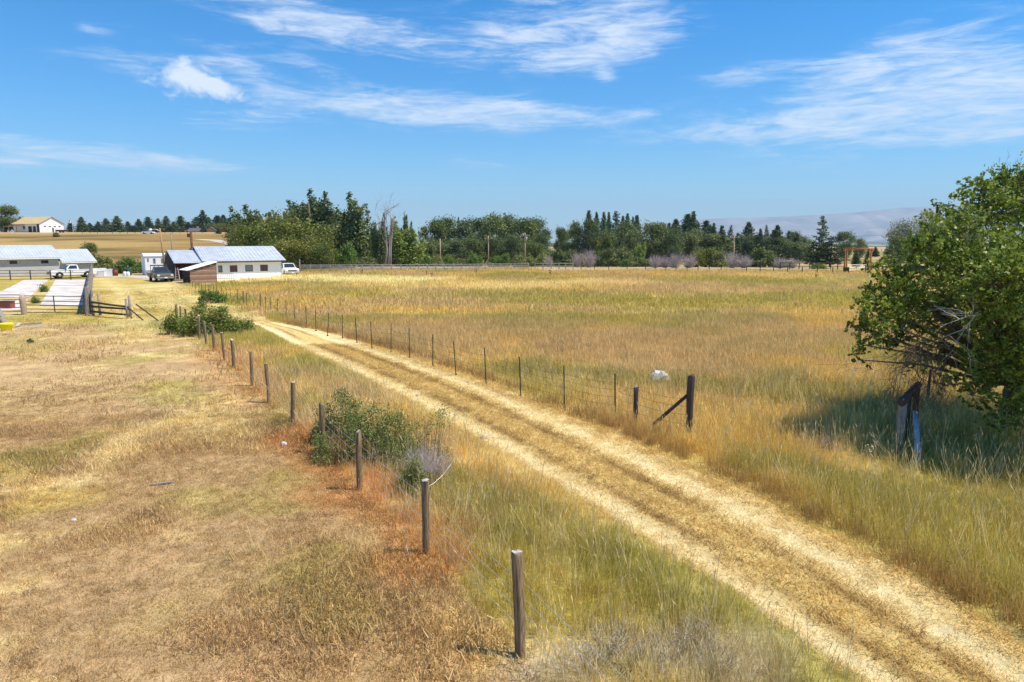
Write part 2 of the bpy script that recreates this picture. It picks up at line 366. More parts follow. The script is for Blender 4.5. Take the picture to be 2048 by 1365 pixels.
# lower the ground a little under the track sheet
gz = gz - .05*((zg == 2) & (gy < 44))
gc = gcol(gx, gy, zg)
def lerpc(p, q, t): return p+(q-p)*np.clip(t, 0, 1)[..., None]
rat = gx/np.maximum(gy, 1); hillm = sst(-.1, -.3, rat)*sst(100, 128, gy)
n1 = fbm(gx/30, gy/9, 81); n2 = fbm(gx/70, gy/16, 91)
hillc = lerpc(lerpc(np.array((.30, .19, .06)), np.array((.16, .115, .036)), sst(.42, .58, n1)), np.array((.42, .285, .105)), sst(.52, .66, n2)*.8)
hillc = lerpc(hillc, np.array((.52, .37, .17)), sst(245, 285, gy)*.8)
gc = lerpc(gc, hillc, hillm)
farc = lerpc(np.array((.46, .32, .15)), np.array((.30, .26, .09)), sst(.4, .6, n2))
gc = lerpc(gc, farc, (1-hillm)*sst(112, 125, gy))
valley = lerpc(np.array((.05, .075, .045)), np.array((.42, .34, .2)), sst(.5, .62, fbm(gx/260, gy/600, 95)))
gc = lerpc(gc, valley, sst(800, 1300, gy))
ny, nx = gx.shape
idx = np.arange(nx*ny).reshape(ny, nx)
Fq = np.stack([idx[:-1, :-1], idx[:-1, 1:], idx[1:, 1:], idx[1:, :-1]], -1).reshape(-1, 4)
def grid_mesh(name, X, Y, Z, F, C=None, mats=()):
    me = bpy.data.meshes.new(name); N = X.size
    me.vertices.add(N); me.vertices.foreach_set('co', np.stack([X, Y, Z], -1).astype(np.float32).ravel())
    me.loops.add(F.size); me.loops.foreach_set('vertex_index', F.astype(np.int32).ravel())
    me.polygons.add(len(F)); me.polygons.foreach_set('loop_start', np.arange(0, F.size, 4, dtype=np.int32))
    me.update(calc_edges=True); me.polygons.foreach_set('use_smooth', np.ones(len(F), bool))
    if C is not None:
        a = me.attributes.new('gcol', 'FLOAT_COLOR', 'POINT')
        a.data.foreach_set('color', np.concatenate([C.reshape(-1, 3), np.ones((N, 1))], 1).astype(np.float32).ravel())
    for m in mats: me.materials.append(m)
    return me
def groundmat(name, sc1, sc2, amt, bump, dist, gain=1.):
    m = bpy.data.materials.new(name); m.use_nodes = True; t = m.node_tree; b = t.nodes['Principled BSDF']
    b.inputs['Roughness'].default_value = .95; b.inputs['Specular IOR Level'].default_value = .1
    at = t.nodes.new('ShaderNodeAttribute'); at.attribute_name = 'gcol'
    ge = t.nodes.new('ShaderNodeNewGeometry')
    def ns(s, d, det=6):
        n = t.nodes.new('ShaderNodeTexNoise'); n.inputs['Scale'].default_value = s; n.inputs['Detail'].default_value = det; n.inputs['Roughness'].default_value = .7
        n.inputs['Distortion'].default_value = d; t.links.new(ge.outputs['Position'], n.inputs['Vector']); return n.outputs['Fac']
    a1, a2 = ns(sc1, .6), ns(sc2, 1.2)
    ad = t.nodes.new('ShaderNodeMath'); ad.operation = 'ADD'; t.links.new(a1, ad.inputs[0]); t.links.new(a2, ad.inputs[1])
    mr = t.nodes.new('ShaderNodeMapRange'); t.links.new(ad.outputs[0], mr.inputs[0]); mr.inputs[1].default_value = .7; mr.inputs[2].default_value = 1.3
    mr.inputs[3].default_value = (1-amt)*gain; mr.inputs[4].default_value = (1+amt)*gain
    vm = t.nodes.new('ShaderNodeVectorMath'); vm.operation = 'SCALE'; t.links.new(at.outputs['Color'], vm.inputs[0]); t.links.new(mr.outputs[0], vm.inputs['Scale'])
    t.links.new(vm.outputs[0], b.inputs['Base Color'])
    bp = t.nodes.new('ShaderNodeBump'); bp.inputs['Strength'].default_value = bump; bp.inputs['Distance'].default_value = dist
    t.links.new(ad.outputs[0], bp.inputs['Height']); t.links.new(bp.outputs[0], b.inputs['Normal'])
    return m
gm = groundmat('dry_ground', 1.7, 11, .4, .8, .06)
ground = link('ground', grid_mesh('ground', gx, gy, gz, Fq, gc*.95, [gm]), label='dry grassland ground reaching to the horizon', cat='ground', kind='structure')

# the two-rut straw track: a sheet a little above the ground, ruts pressed in
ya = np.concatenate([np.arange(3.2, 20, .14), np.arange(20, 44.5, .3)]); cols = np.linspace(-.05, 1.05, 38)
xl, xr = xat(TL, ya), xat(TR, ya)
tx = xl[:, None]+(xr-xl)[:, None]*cols[None]; tx = tx+(fbm(tx/1.1, ya[:, None]/1.1+tx*0, 5)-.5)*.25*(np.abs(cols-.5) > .45)
ty = ya[:, None]+0*tx
cc = cols[None]+(fbm(tx/2, ty/2, 15)-.5)*.10
pale = np.exp(-((cc-.11)/.085)**2)+1.0*np.exp(-((cc-.75)/.10)**2)+.3*np.exp(-((cc-.93)/.06)**2)
rut = np.exp(-((cc-.27)/.042)**2)+np.exp(-((cc-.56)/.042)**2)+.55*np.exp(-((cc-.4)/.04)**2)*(fbm(tx/1.5, ty/1.5, 45) > .5)
tcol = lerpc(np.array((.70, .50, .18)), np.array((.87, .71, .38)), pale+(fbm(tx/.5, ty/.5, 25)-.5)*.6)
tcol = lerpc(tcol, np.array((.36, .21, .065)), rut*1.0*sst(.3, .6, fbm(tx/.9, ty/2.5, 35)))
tz = hgt(tx, ty)+.012-.035*np.clip(pale, 0, 1)+(fbm(tx/.25, ty/.25, 55, 3)-.5)*.04-.16*sst(.485, .545, np.abs(cols-.5))[None]
ny2, nx2 = tx.shape; i2 = np.arange(nx2*ny2).reshape(ny2, nx2)
F2 = np.stack([i2[:-1, :-1], i2[:-1, 1:], i2[1:, 1:], i2[1:, :-1]], -1).reshape(-1, 4)
link('dirt_track', grid_mesh('dirt_track', tx, ty, tz, F2, tcol*.98, [groundmat('track_straw', 5, 42, .35, .9, .04)]),
     label='pale straw covered two-rut farm track running diagonally through the grass', cat='track', kind='structure')

# ------------------------------------------------------------------ grass: clumps scattered over the ground (nobody could count it)
def blade_clump(n, rad, h0, h1, w, lean, rng, seg2=.55, flat=0., stalk=0):
    V = []; Fc = []; T = []
    for i in range(n):
        a = rng.uniform(0, 2*math.pi); r = rad*math.sqrt(rng.uniform()); bx, by = r*math.cos(a), r*math.sin(a)
        h = rng.uniform(h0, h1); th = rng.uniform(0, 2*math.pi); ln = abs(rng.normal(0, lean))+flat
        dx, dy = math.cos(th), math.sin(th); wx, wy = -dy*w*.5, dx*w*.5
        if rng.uniform() < .5: wx, wy = dx*w*.5, dy*w*.5
        mz = h*seg2*math.cos(min(ln*.6, 1.4)); mr = h*seg2*math.sin(min(ln*.6, 1.4))
        tz_ = mz+h*(1-seg2)*math.cos(min(ln*1.5, 1.9)); tr_ = mr+h*(1-seg2)*math.sin(min(ln*1.5, 1.9))
        o = len(V); t = rng.uniform()
        V += [(bx-wx, by-wy, -.02), (bx+wx, by+wy, -.02), (bx+dx*mr+wx*.8, by+dy*mr+wy*.8, mz), (bx+dx*mr-wx*.8, by+dy*mr-wy*.8, mz), (bx+dx*tr_, by+dy*tr_, max(tz_, .004))]
        Fc += [(o, o+1, o+2, o+3), (o+3, o+2, o+4)]; T += [t]*5
        if i < stalk:        # a seed head on a long stem
            hh = h*rng.uniform(1.25, 1.6); ex, ey = bx+dx*ln*hh*.5, by+dy*ln*hh*.5; s = w*.45; q = w*.8; o = len(V)
            V += [(bx-s, by, 0), (bx+s, by, 0), (ex+s, ey, hh*.82), (ex-s, ey, hh*.82), (ex+q, ey+q, hh*.9), (ex-q, ey-q, hh*.9), (ex+dx*.02, ey+dy*.02, hh)]
            Fc += [(o, o+1, o+2, o+3), (o+3, o+2, o+4, o+5), (o+5, o+4, o+6)]; T += [.8]*7
    me = bpy.data.meshes.new('clump'); me.from_pydata(V, [], Fc); me.update()
    at = me.attributes.new('tint', 'FLOAT', 'POINT'); at.data.foreach_set('value', np.array(T, np.float32)); return me
def grassmat(lo=.68, hi=1.32):
    m = bpy.data.materials.new('grass_blades'); m.use_nodes = True; t = m.node_tree; out = t.nodes['Material Output']; b = t.nodes['Principled BSDF']
    at = t.nodes.new('ShaderNodeAttribute'); at.attribute_name = 'gcol'; at.attribute_type = 'INSTANCER'
    tn = t.nodes.new('ShaderNodeAttribute'); tn.attribute_name = 'tint'
    mr = t.nodes.new('ShaderNodeMapRange'); t.links.new(tn.outputs['Fac'], mr.inputs[0]); mr.inputs[3].default_value = lo; mr.inputs[4].default_value = hi
    vm = t.nodes.new('ShaderNodeVectorMath'); vm.operation = 'SCALE'; t.links.new(at.outputs['Color'], vm.inputs[0]); t.links.new(mr.outputs[0], vm.inputs['Scale'])
    t.links.new(vm.outputs[0], b.inputs['Base Color']); b.inputs['Roughness'].default_value = .6; b.inputs['Specular IOR Level'].default_value = .2
    tr = t.nodes.new('ShaderNodeBsdfTranslucent'); t.links.new(vm.outputs[0], tr.inputs['Color'])
    ms = t.nodes.new('ShaderNodeMixShader'); ms.inputs[0].default_value = .38
    t.links.new(b.outputs[0], ms.inputs[1]); t.links.new(tr.outputs[0], ms.inputs[2]); t.links.new(ms.outputs[0], out.inputs[0]); return m
GMAT = grassmat()
def clump_set(name, nvar, matl=None, **k):
    c = bpy.data.collections.new(name)
    for i in range(nvar):
        me = blade_clump(rng=np.random.default_rng(100+i+len(name)), **k); me.materials.append(matl or GMAT)
        c.objects.link(bpy.data.objects.new(name, me))
    return c
def scatter(name, P, scl, col, coll, nvar, label, cat, tilt=.12, smin=.75, smax=1.3):
    N = len(P); me = bpy.data.meshes.new(name); me.vertices.add(N); me.vertices.foreach_set('co', P.astype(np.float32).ravel())
    rng = np.random.default_rng(N)
    def attr(nm, ty, field, arr):
        a = me.attributes.new(nm, ty, 'POINT'); a.data.foreach_set(field, np.ascontiguousarray(arr).ravel())
    rot = np.stack([rng.normal(0, tilt, N), rng.normal(0, tilt, N), rng.uniform(0, 6.283, N)], 1).astype(np.float32)
    s = (scl*rng.uniform(smin, smax, N)).astype(np.float32)
    attr('rot', 'FLOAT_VECTOR', 'vector', rot); attr('scl', 'FLOAT', 'value', s)
    attr('idx', 'INT', 'value', rng.integers(0, nvar, N).astype(np.int32))
    jm = np.array([(.58, .42, .13), (.68, .53, .24), (.44, .31, .11), (.36, .31, .08)])[rng.integers(0, 4, N)]; col = col+(jm-col)*(rng.uniform(0, .5, N)**1.5)[:, None]
    attr('gcol', 'FLOAT_COLOR', 'color', np.concatenate([np.clip(col, 0, .95), np.ones((N, 1))], 1).astype(np.float32))
    ng = bpy.data.node_groups.new(name, 'GeometryNodeTree')
    ng.interface.new_socket('Geometry', in_out='INPUT', socket_type='NodeSocketGeometry'); ng.interface.new_socket('Geometry', in_out='OUTPUT', socket_type='NodeSocketGeometry')
    gi = ng.nodes.new('NodeGroupInput'); go = ng.nodes.new('NodeGroupOutput'); ip = ng.nodes.new('GeometryNodeInstanceOnPoints'); ci = ng.nodes.new('GeometryNodeCollectionInfo')
    ci.inputs['Collection'].default_value = coll; ci.inputs['Separate Children'].default_value = True; ci.inputs['Reset Children'].default_value = True
    def na(nm, ty):
        n = ng.nodes.new('GeometryNodeInputNamedAttribute'); n.data_type = ty; n.inputs['Name'].default_value = nm
        return next(o for o in n.outputs if o.enabled and o.name == 'Attribute')
    er = ng.nodes.new('FunctionNodeEulerToRotation'); L = ng.links.new
    L(na('rot', 'FLOAT_VECTOR'), er.inputs[0]); L(gi.outputs[0], ip.inputs['Points']); L(ci.outputs[0], ip.inputs['Instance'])
    ip.inputs['Pick Instance'].default_value = True; L(na('idx', 'INT'), ip.inputs['Instance Index']); L(er.outputs[0], ip.inputs['Rotation'])
    L(na('scl', 'FLOAT'), ip.inputs['Scale']); L(ip.outputs[0], go.inputs[0])
    o = link(name, me, label=label, cat=cat, kind='stuff'); md = o.modifiers.new('scatter', 'NODES'); md.node_group = ng
    return o
def wedge(n, d0, d1, rng, spread=.80, pad=2.5):
    d = np.sqrt(rng.uniform(d0*d0, d1*d1, n)); w = spread*d+pad; return rng.uniform(-1, 1, n)*w, d
rg = np.random.default_rng(5)
SHEET = {}
def P3(x, y): return np.stack([x, y, hgt(x, y)], 1)
EXC = []          # plan polygons kept free of grass (pads, buildings)
def inside(x, y, poly):
    c = np.zeros(x.shape, bool); n = len(poly)
    for i in range(n):
        a, b = poly[i], poly[(i+1) % n]
        c ^= ((a[1] > y) != (b[1] > y)) & (x < (b[0]-a[0])*(y-a[1])/(b[1]-a[1]+1e-12)+a[0])
    return c
PAD_PX = [(0, 588), (48, 562), (186, 556), (171, 622), (70, 624), (-80, 640)]
PAD = plan(PAD_PX)
# tall grass: three rings of coarser and coarser clumps
tall_n = clump_set('tall_near', 6, n=22, rad=.17, h0=.14, h1=.5, w=.008, lean=.5, stalk=1)
tall_m = clump_set('tall_mid', 5, n=34, rad=.42, h0=.14, h1=.46, w=.016, lean=.5)
tall_f = clump_set('tall_far', 4, n=46, rad=1.0, h0=.14, h1=.42, w=.04, lean=.5)
def tall(name, ring, coll, nv, lab, n, sc=1., keep=None):
    x, y = wedge(n, *ring, rg); z = zone(x, y); k = (z == 1) | (z == 3)
    k &= ~((z == 1) & (x > xat(TL, y)-.05)); k &= ~((z == 3) & (y < YJ+1) & (x < xat(TR, y)+.12)); k &= ~((z == 3) & (x > 5) & (y > 115))
    x, y, z = x[k], y[k], z[k]
    edge = np.minimum(np.abs(x-xat(TR, y)), np.abs(x-xat(TL, y))); edge = np.where(y < YJ, edge, 9)
    fence = np.where((z == 1) & (y < YJ), np.abs(x-xat(FPX, y)), 9)
    s = sc*(.62+.75*fbm(x/3, y/3, 7))*(np.where(z == 3, .72, .45)+np.where(z == 3, .28, .55)*sst(0, 1.1, edge))*(.65+.35*sst(0, .8, fence))
    s = s*np.where(z == 1, .82, 1.)*(1-.5*sst(3.2, 1.6, np.hypot(x-9.4, y-15.2)))
    c = gcol(x, y, z)
    # painted shadow band: grass browned and darkened along the track's right edge
    e2 = np.where((z == 3) & (y < YJ), sst(1.0, .15, x-xat(TR, y)), 0); c = c+(np.array((.30, .165, .06))-c)*(e2*.85)[:, None]
    return scatter(name, P3(x, y), s, c*1.42, coll, nv, lab, 'grass')
tall('tall_grass', (5.2, 19), tall_n, 6, 'tall dry golden grass with green patches nearest the track', 21000)
tall('tall_grass', (19, 46), tall_m, 5, 'golden and olive pasture grass around the fence posts', 22000)
tall('tall_grass', (46, 122), tall_f, 4, 'pale far pasture grass before the rail fence', 20000)
stalk_c = clump_set('stalk', 5, n=5, rad=.08, h0=.4, h1=.8, w=.007, lean=.35, stalk=2)
def stalks_near():
    x, y = wedge(9000, 6.5, 26, rg); z = zone(x, y); k = ((z == 1) & (x < xat(TL, y)-.5)) | ((z == 3) & (x > xat(TR, y)+.7)); x, y = x[k], y[k]
    scatter('grass_stalks', P3(x, y), .8+0*x, np.array((.72, .56, .28))*(.7+.5*rg.uniform(size=(x.size, 1))), stalk_c, 5, 'lone tall pale stalks rising out of the verge and pasture grass', 'grass', tilt=.28)
stalks_near()
# grazed grass left of the wooden posts, mown yard beyond
short_n = clump_set('short_near', 6, n=20, rad=.15, h0=.03, h1=.10, w=.0075, lean=.8)
short_m = clump_set('short_mid', 5, n=30, rad=.42, h0=.04, h1=.12, w=.018, lean=.7)
def short(name, ring, coll, nv, lab, n, tuft=.0):
    x, y = wedge(n, *ring, rg); z = zone(x, y); k = ((z == 0) | (z == 4)) & (y < 96) & ~inside(x, y, PAD); k &= ~((y > 70) & (x/y < -.5)); k &= ~((y > 84) & (x/y < -.36))
    x, y, z = x[k], y[k], z[k]
    t = fbm(x/1.7, y/1.7, 77); s = .6+1.1*sst(.45, .75, t)+.5*sst(1.0, .0, np.abs(x-xat(FPX, y)))
    return scatter(name, P3(x, y), s, gcol(x, y, z)*1.2, coll, nv, lab, 'grass', tilt=.3)
short('grazed_grass', (5.2, 20), short_n, 6, 'short grazed dry grass left of the wooden fence posts', 44000)
short('grazed_grass', (20, 92), short_m, 5, 'short sparse dry grass of the yard and corral', 26000)
# tufts of long pale straw standing in the grazed ground
tuft = clump_set('tuft', 4, n=26, rad=.13, h0=.12, h1=.34, w=.009, lean=.55, stalk=2)
def tufts():
    x, y = wedge(9000, 5.2, 44, rg); z = zone(x, y); t = fbm(x/2.1, y/2.1, 87)
    pal = np.zeros(x.shape)
    for P, w, cc_, s, soft in STRIPS:
        if cc_ is PALE or cc_ is STRAW: pal = np.maximum(pal, 1-sst(w*.6, w+soft*.7, seg_dist(x, y, P)))
    k = (z == 0) & ((t > .64) & (rg.uniform(size=x.size) < .35) | (rg.uniform(size=x.size) < pal*.9) | (rg.uniform(size=x.size) < .02))
    x, y = x[k], y[k]; c = gcol(x, y, zone(x, y)); c = c*.5+STRAW*.55
    scatter('straw_tufts', P3(x, y), .8+0*x, c*1.1, tuft, 4, 'scattered tufts of long pale straw in the grazed yard', 'grass', tilt=.25)
tufts()
# flattened straw on the track
litter = clump_set('litter', 5, grassmat(.86, 1.14), n=18, rad=.16, h0=.04, h1=.14, w=.009, lean=.2, flat=1.5)
def trackstraw():
    x, y = wedge(70000, 5.2, 34, rg); xl_, xr_ = xat(TL, y), xat(TR, y); k = (x > xl_-.1) & (x < xr_+.15); x, y = x[k], y[k]
    q = (x-xat(TL, y))/(xat(TR, y)-xat(TL, y)); q = q+(fbm(x/2, y/2, 15)-.5)*.10
    pl = np.exp(-((q-.11)/.10)**2)+np.exp(-((q-.75)/.10)**2); ru = np.exp(-((q-.27)/.042)**2)+np.exp(-((q-.56)/.042)**2)
    c = lerpc(np.array((.70, .50, .18)), np.array((.88, .72, .39)), pl); c = lerpc(c, np.array((.36, .21, .065)), ru*.95)
    z = hgt(x, y)+.02-.03*np.clip(pl, 0, 1)
    scatter('track_straw', np.stack([x, y, z], 1), (.8+.35*(1-pl))*(1+0*x), c*1.04*(.85+.3*fbm(x/.6, y/.6, 99))[:, None], litter, 5, 'flattened pale cut straw lying on the farm track', 'straw', tilt=.15)
trackstraw()
def yardlitter():
    x, y = wedge(30000, 5.2, 24, rg); k = zone(x, y) == 0; x, y = x[k], y[k]
    pal_ = np.array([(.40, .235, .10), (.30, .18, .085), (.62, .43, .18), (.74, .58, .30), (.52, .34, .14)])[rg.integers(0, 5, x.size)]
    scatter('yard_litter', P3(x, y), .75+0*x, pal_*(.8+.4*fbm(x/1.5, y/1.5, 66))[:, None], litter, 5, 'matted dead stalks and straw litter on the grazed ground', 'straw', tilt=.2)
yardlitter()

# ------------------------------------------------------------------ mountains and haze
def mountain(name, prof, dist, depth, label, mt, seed):
    us = np.linspace(prof[0][0], prof[-1][0], 200); vs = np.interp(us, [p[0] for p in prof], [p[1] for p in prof]); rr = np.linspace(0, 1.25, 46)
    X = np.zeros((46, 200)); Y = X.copy(); Z = X.copy()
    for i, r in enumerate(rr):
        yy = dist-depth*(1-r); X[i] = (us-1024)/F_PX*dist*CP*(1-.12*(1-r)); Y[i] = yy
        top = np.array([ZT(dist, q) for q in vs])
        s = r**1.15 if r <= 1 else 1-(r-1)*2.5
        nz = fbm(us/60, us*0+r*3.2, seed, 5); rid = 1-np.abs(2*fbm(us/45, us*0+r*1.1, seed+9, 5)-1)
        Z[i] = -30+(top+30)*(s*(.80+.2*s)+(nz-.5)*.30*np.sin(min(r, 1)*math.pi)+(rid-.8)*.4*np.sin(min(r, 1)*math.pi))
    i = np.arange(46*200).reshape(46, 200); Fm = np.stack([i[:-1, :-1], i[:-1, 1:], i[1:, 1:], i[1:, :-1]], -1).reshape(-1, 4)
    link(name, grid_mesh(name, X, Y, Z, Fm, None, [mt]), label=label, cat='mountain', kind='structure')
mm = mat('mountain_slope', (.16, .15, .12), .95, .0016, .3, .6, c2=(.52, .40, .30), coord='Object', detail=8)
mountain('mountain', [(1180, 462), (1330, 446), (1400, 438), (1500, 436), (1600, 432), (1700, 426), (1800, 416), (1900, 412), (2050, 408), (2200, 402), (2500, 410), (2900, 430)], 16000, 4600, 'long tan mountain range fading in the haze beyond the gateway', mm, 201)
mountain('mountain', [(-900, 415), (-500, 400), (-200, 405), (-60, 412), (35, 428), (75, 441), (140, 454), (230, 466), (420, 476)], 16000, 4000, 'low blue mountain shoulder behind the white house', mm, 301)
hz = MB().box((0, 8400, 410), (44000, 18400, 920)).build('haze', [])
tag(hz, 'thin pale summer haze over the whole valley', 'haze', kind='stuff')
hm = bpy.data.materials.new('haze'); hm.use_nodes = True; ht = hm.node_tree; ht.nodes.remove(ht.nodes['Principled BSDF'])
pv = ht.nodes.new('ShaderNodeVolumePrincipled'); pv.inputs['Color'].default_value = (.62, .82, 1, 1); pv.inputs['Density'].default_value = .85e-4
pv.inputs['Anisotropy'].default_value = .0; ht.links.new(pv.outputs[0], ht.nodes['Material Output'].inputs['Volume'])
hz.data.materials.append(hm)

# ------------------------------------------------------------------ object materials
wood_post = mat('weathered_post', (.22, .14, .07), .9, 7, .6, .9, stretch=(6, 6, .6), c2=(.40, .28, .16))
post_top = mat('post_cut_top', (.46, .43, .38), .9, 20, .2, .3)
grey_wood = mat('grey_wood', (.26, .225, .20), .9, 5, .4, .5, stretch=(4, 4, 1))
dark_wood = mat('dark_wood', (.075, .055, .048), .85, 5, .45, .5, stretch=(6, 6, .8))
pale_wood = mat('pale_wood', (.52, .47, .41), .9, 6, .3, .3, stretch=(2, 2, 2))
wire_m = mat('wire', (.55, .52, .49), .5, 8, .3, 0, metal=.6)
rust_wire = mat('rusty_wire', (.17, .11, .08), .6, 8, .3, 0, metal=.4)
tpost_m = mat('green_steel', (.035, .045, .03), .6, 6, .4, .1)
bark = mat('bark', (.15, .115, .085), .95, 4, .4, .6, stretch=(3, 3, .8))
grey_twig = mat('grey_twig', (.42, .37, .34), .9, 8, .25, .1)
brown_twig = mat('brown_twig', (.17, .11, .075), .9, 8, .35, .1)
white_paint = mat('white_paint', (.80, .80, .79), .6, 3, .05, .05)
steel_pipe = mat('steel_pipe', (.10, .085, .08), .55, 6, .35, .05, metal=.3)

def noisy_post(mb, h, r, n=10, sink=.25, capmi=1, seed=0):
    rg_ = random.Random(seed); pts = []; rad = []
    for t in (-sink, 0, .35*h, .7*h, h-.02, h):
        pts.append((rg_.uniform(-.1, .1)*r, rg_.uniform(-.1, .1)*r, t)); rad.append(r*rg_.uniform(.88, 1.1)*(.86 if t == h else 1))
    o_ = len(mb.v); mb.tube(pts, rad, n, capmi=capmi)
    for i_ in range(o_, len(mb.v)):
        a_, b_, c_ = mb.v[i_]; f_ = 1+.10*math.sin((i_ % n)*2.4+seed)+rg_.uniform(-.06, .06); mb.v[i_] = (a_*f_, b_*f_, c_+(rg_.uniform(-.012, .006) if c_ > h-.03 else 0))
    return mb
POSTM = [noisy_post(MB(), 1, .066, seed=i, sink=.2).mesh('post', [wood_post, post_top], True) for i in range(4)]
for me in POSTM: me.polygons[-1].use_smooth = False
def wires(parent, org, pts, heights, matl, r=.0026, sag=.02, name='wire', seed=1):
    rg_ = random.Random(seed)
    for hh in heights:
        P = []
        for a, b in zip(pts[:-1], pts[1:]):
            n = 5 if (Vector(a)-Vector(b)).length > 2 else 3
            for k in range(n):
                t = k/n; q = Vector(a).lerp(Vector(b), t); P.append(q-Vector(org)+Vector((0, 0, hh-sag*4*t*(1-t)+rg_.uniform(-.004, .004))))
        P.append(Vector(pts[-1])-Vector(org)+Vector((0, 0, hh)))
        MB().tube(P, r, 4).build(name, matl, parent)

# ---- fence of round wooden posts beside the track
org = Vector((*FP[0], H(*FP[0])))
fence1 = thing('wire_fence', 'barbed wire fence on round wooden posts along the left side of the track', 'fence', org)
top_pts = []
for i, (u, vt, vb) in enumerate(WOOD_POSTS):
    x, y = FP[i]; z = H(x, y); h = ZT(y, vt)-z; rr = (1.0, .98, .92, .95, .95, .9, .9, 1., .85, .95, .9, .9, .85, .9, .8, 1.15)[i]
    o = link('post', POSTM[i % 4], fence1, Vector((x, y, z))-org, rz=i*1.3, scale=(rr, rr, h))
    o.rotation_euler[0] = random.uniform(-.05, .05); o.rotation_euler[1] = random.uniform(-.045, .045)
    top_pts.append(Vector((x+.07, y-.02, z)))
e = top_pts[0]-top_pts[1]; e0 = top_pts[0]+e*1.0; e0.z = H(e0.x, e0.y); e1 = top_pts[0]+e*1.9; e1.z = H(e1.x, e1.y)
for k, q in enumerate((e0,)):
    link('post', POSTM[k], fence1, q-Vector((.07, -.02, 0))-org, rz=2, scale=(1, 1, 1.2))
wires(fence1, org, [e0]+top_pts, (.34, .55, .76, .96), wire_m, .0034, .045)
# the loose strand hanging off the second post
a = top_pts[1]+Vector((0, 0, 1.2)); b = top_pts[2]
P = [a+Vector((-.08, -.02, -.06)), a+Vector((.06, .1, -.02)), a+Vector((.2, .26, .07)), a+Vector((.32, .42, .2)), a+Vector((.38, .5, .3))]
MB().tube([p-org for p in P], .0024, 4).build('loose_wire', wire_m, fence1)
P = [a+Vector((-.02, .02, -.02)), a+Vector((-.18, .12, -.12)), a+Vector((-.36, .06, -.32)), a+Vector((-.42, -.05, -.75)), a+Vector((-.38, -.12, -1.0)), a+Vector((-.3, -.3, -1.19))]
MB().tube([p-org for p in P], .0028, 4).build('loose_wire', wire_m, fence1)

# ---- steel post fence along the pasture, with its wooden corner
p0 = TP[0][0]; c1 = G(1270, 854); c2 = G(1377, 880)
fence2 = thing('steel_post_fence', 'rusty wire fence on thin dark steel posts, ending in a braced wooden corner', 'fence', c2)
tm = MB().box((0, 0, .42), (.034, .008, 1.16)).box((0, .016, .42), (.007, .03, 1.16)).box((0, -.01, -.02), (.09, .006, .14))
tme = tm.mesh('steel_post', tpost_m)
sp_pts = []
for i, (p, h) in enumerate(TP):
    if i in (19, 21):
        o = link('post', POSTM[i % 4], fence2, p-c2, rz=i, scale=(.8, .8, h*1.05)); o.data = POSTM[1]
    else:
        o = link('steel_post', tme, fence2, p-c2, rz=.7+random.uniform(-.3, .3), scale=(1.05, 1.05, h))
        o.rotation_euler[1] = random.uniform(-.05, .05)+(.09 if i == 11 else 0)+(-.05 if i in (2, 3, 4) else 0)
    sp_pts.append(p)
DPOST = [noisy_post(MB(), 1, .085, seed=i+9, sink=.2).mesh('post', [dark_wood, grey_wood], True) for i in range(2)]
hc1, hc2 = ZT(c1.y, 773)-c1.z, ZT(c2.y, 750)-c2.z
link('post', DPOST[0], fence2, c1-c2, scale=(.8, .8, hc1)); link('post', DPOST[1], fence2, (0, 0, 0), scale=(1.05, 1.05, hc2))
ba = G(1288, 862)-c2+Vector((0, 0, -.05)); MB().tube([ba, Vector((-.09, 0, hc2*.68))], [.05, .045], 8).build('brace', dark_wood, fence2, True)
wires(fence2, c2, [c2, c1]+sp_pts, (.42, .66, .88, 1.08), rust_wire, .0042, .06, seed=4)

# ---- old gate brace under the tree
ga, gb, gcn = AT(1797, 16.2), AT(1826, 17.6), AT(1812, 17.0)
brace = thing('gate_brace', 'old weathered gate brace of posts and a top log under the leafy tree', 'gate post', ga)
za, zb = ZT(ga.y, 806)-ga.z, ZT(gb.y, 772)-gb.z
link('post', noisy_post(MB(), za, .095, seed=3).mesh('post', [grey_wood, grey_wood], True), brace)
link('post', noisy_post(MB(), zb, .085, seed=4).mesh('post', [mat('rust_brown_wood', (.16, .07, .03), .9, 5, .4, .4, stretch=(6, 6, .8)), grey_wood], True), brace, gb-ga)
dirv = (gb-ga).normalized()
MB().tube([Vector((0, 0, za+.03))-dirv*.12, gb-ga+Vector((0, 0, zb+.02))+dirv*.1], [.10, .09], 10).build('top_log', dark_wood, brace, True)
link('post', noisy_post(MB(), za*.98, .045, seed=5).mesh('post', [dark_wood, dark_wood], True), brace, gcn-ga)
lb, lt = AT(1838, 15.3)-ga, AT(1824, 16.6)-ga; lt.z += ZT(16.6, 826)
pole = MB().tube([lb+Vector((0, 0, -.1)), lb.lerp(lt, .5), lt], [.07, .066, .058], 10); pole.build('leaning_pole', mat('silver_pole', (.40, .42, .46), .8, 6, .2, .2, stretch=(6, 6, .6)), brace, True)
for f in (.2, .45, .7):
    q = lb.lerp(lt, f); MB().tube([q+Vector((0, 0, -.012)), q+Vector((0, 0, .012))], .075, 10).build('wire_band', rust_wire, brace)
link('support_pole', MB().tube([(0, 0, -.1), (.02, 0, .8), (.04, 0, ZT(21, 738)-H(*AT(1853, 21).xy))], [.05, .045, .04], 8).mesh('support_pole', dark_wood, True), None, AT(1853, 21),
     label='thin dark pole standing upright under the drooping branches', cat='pole')

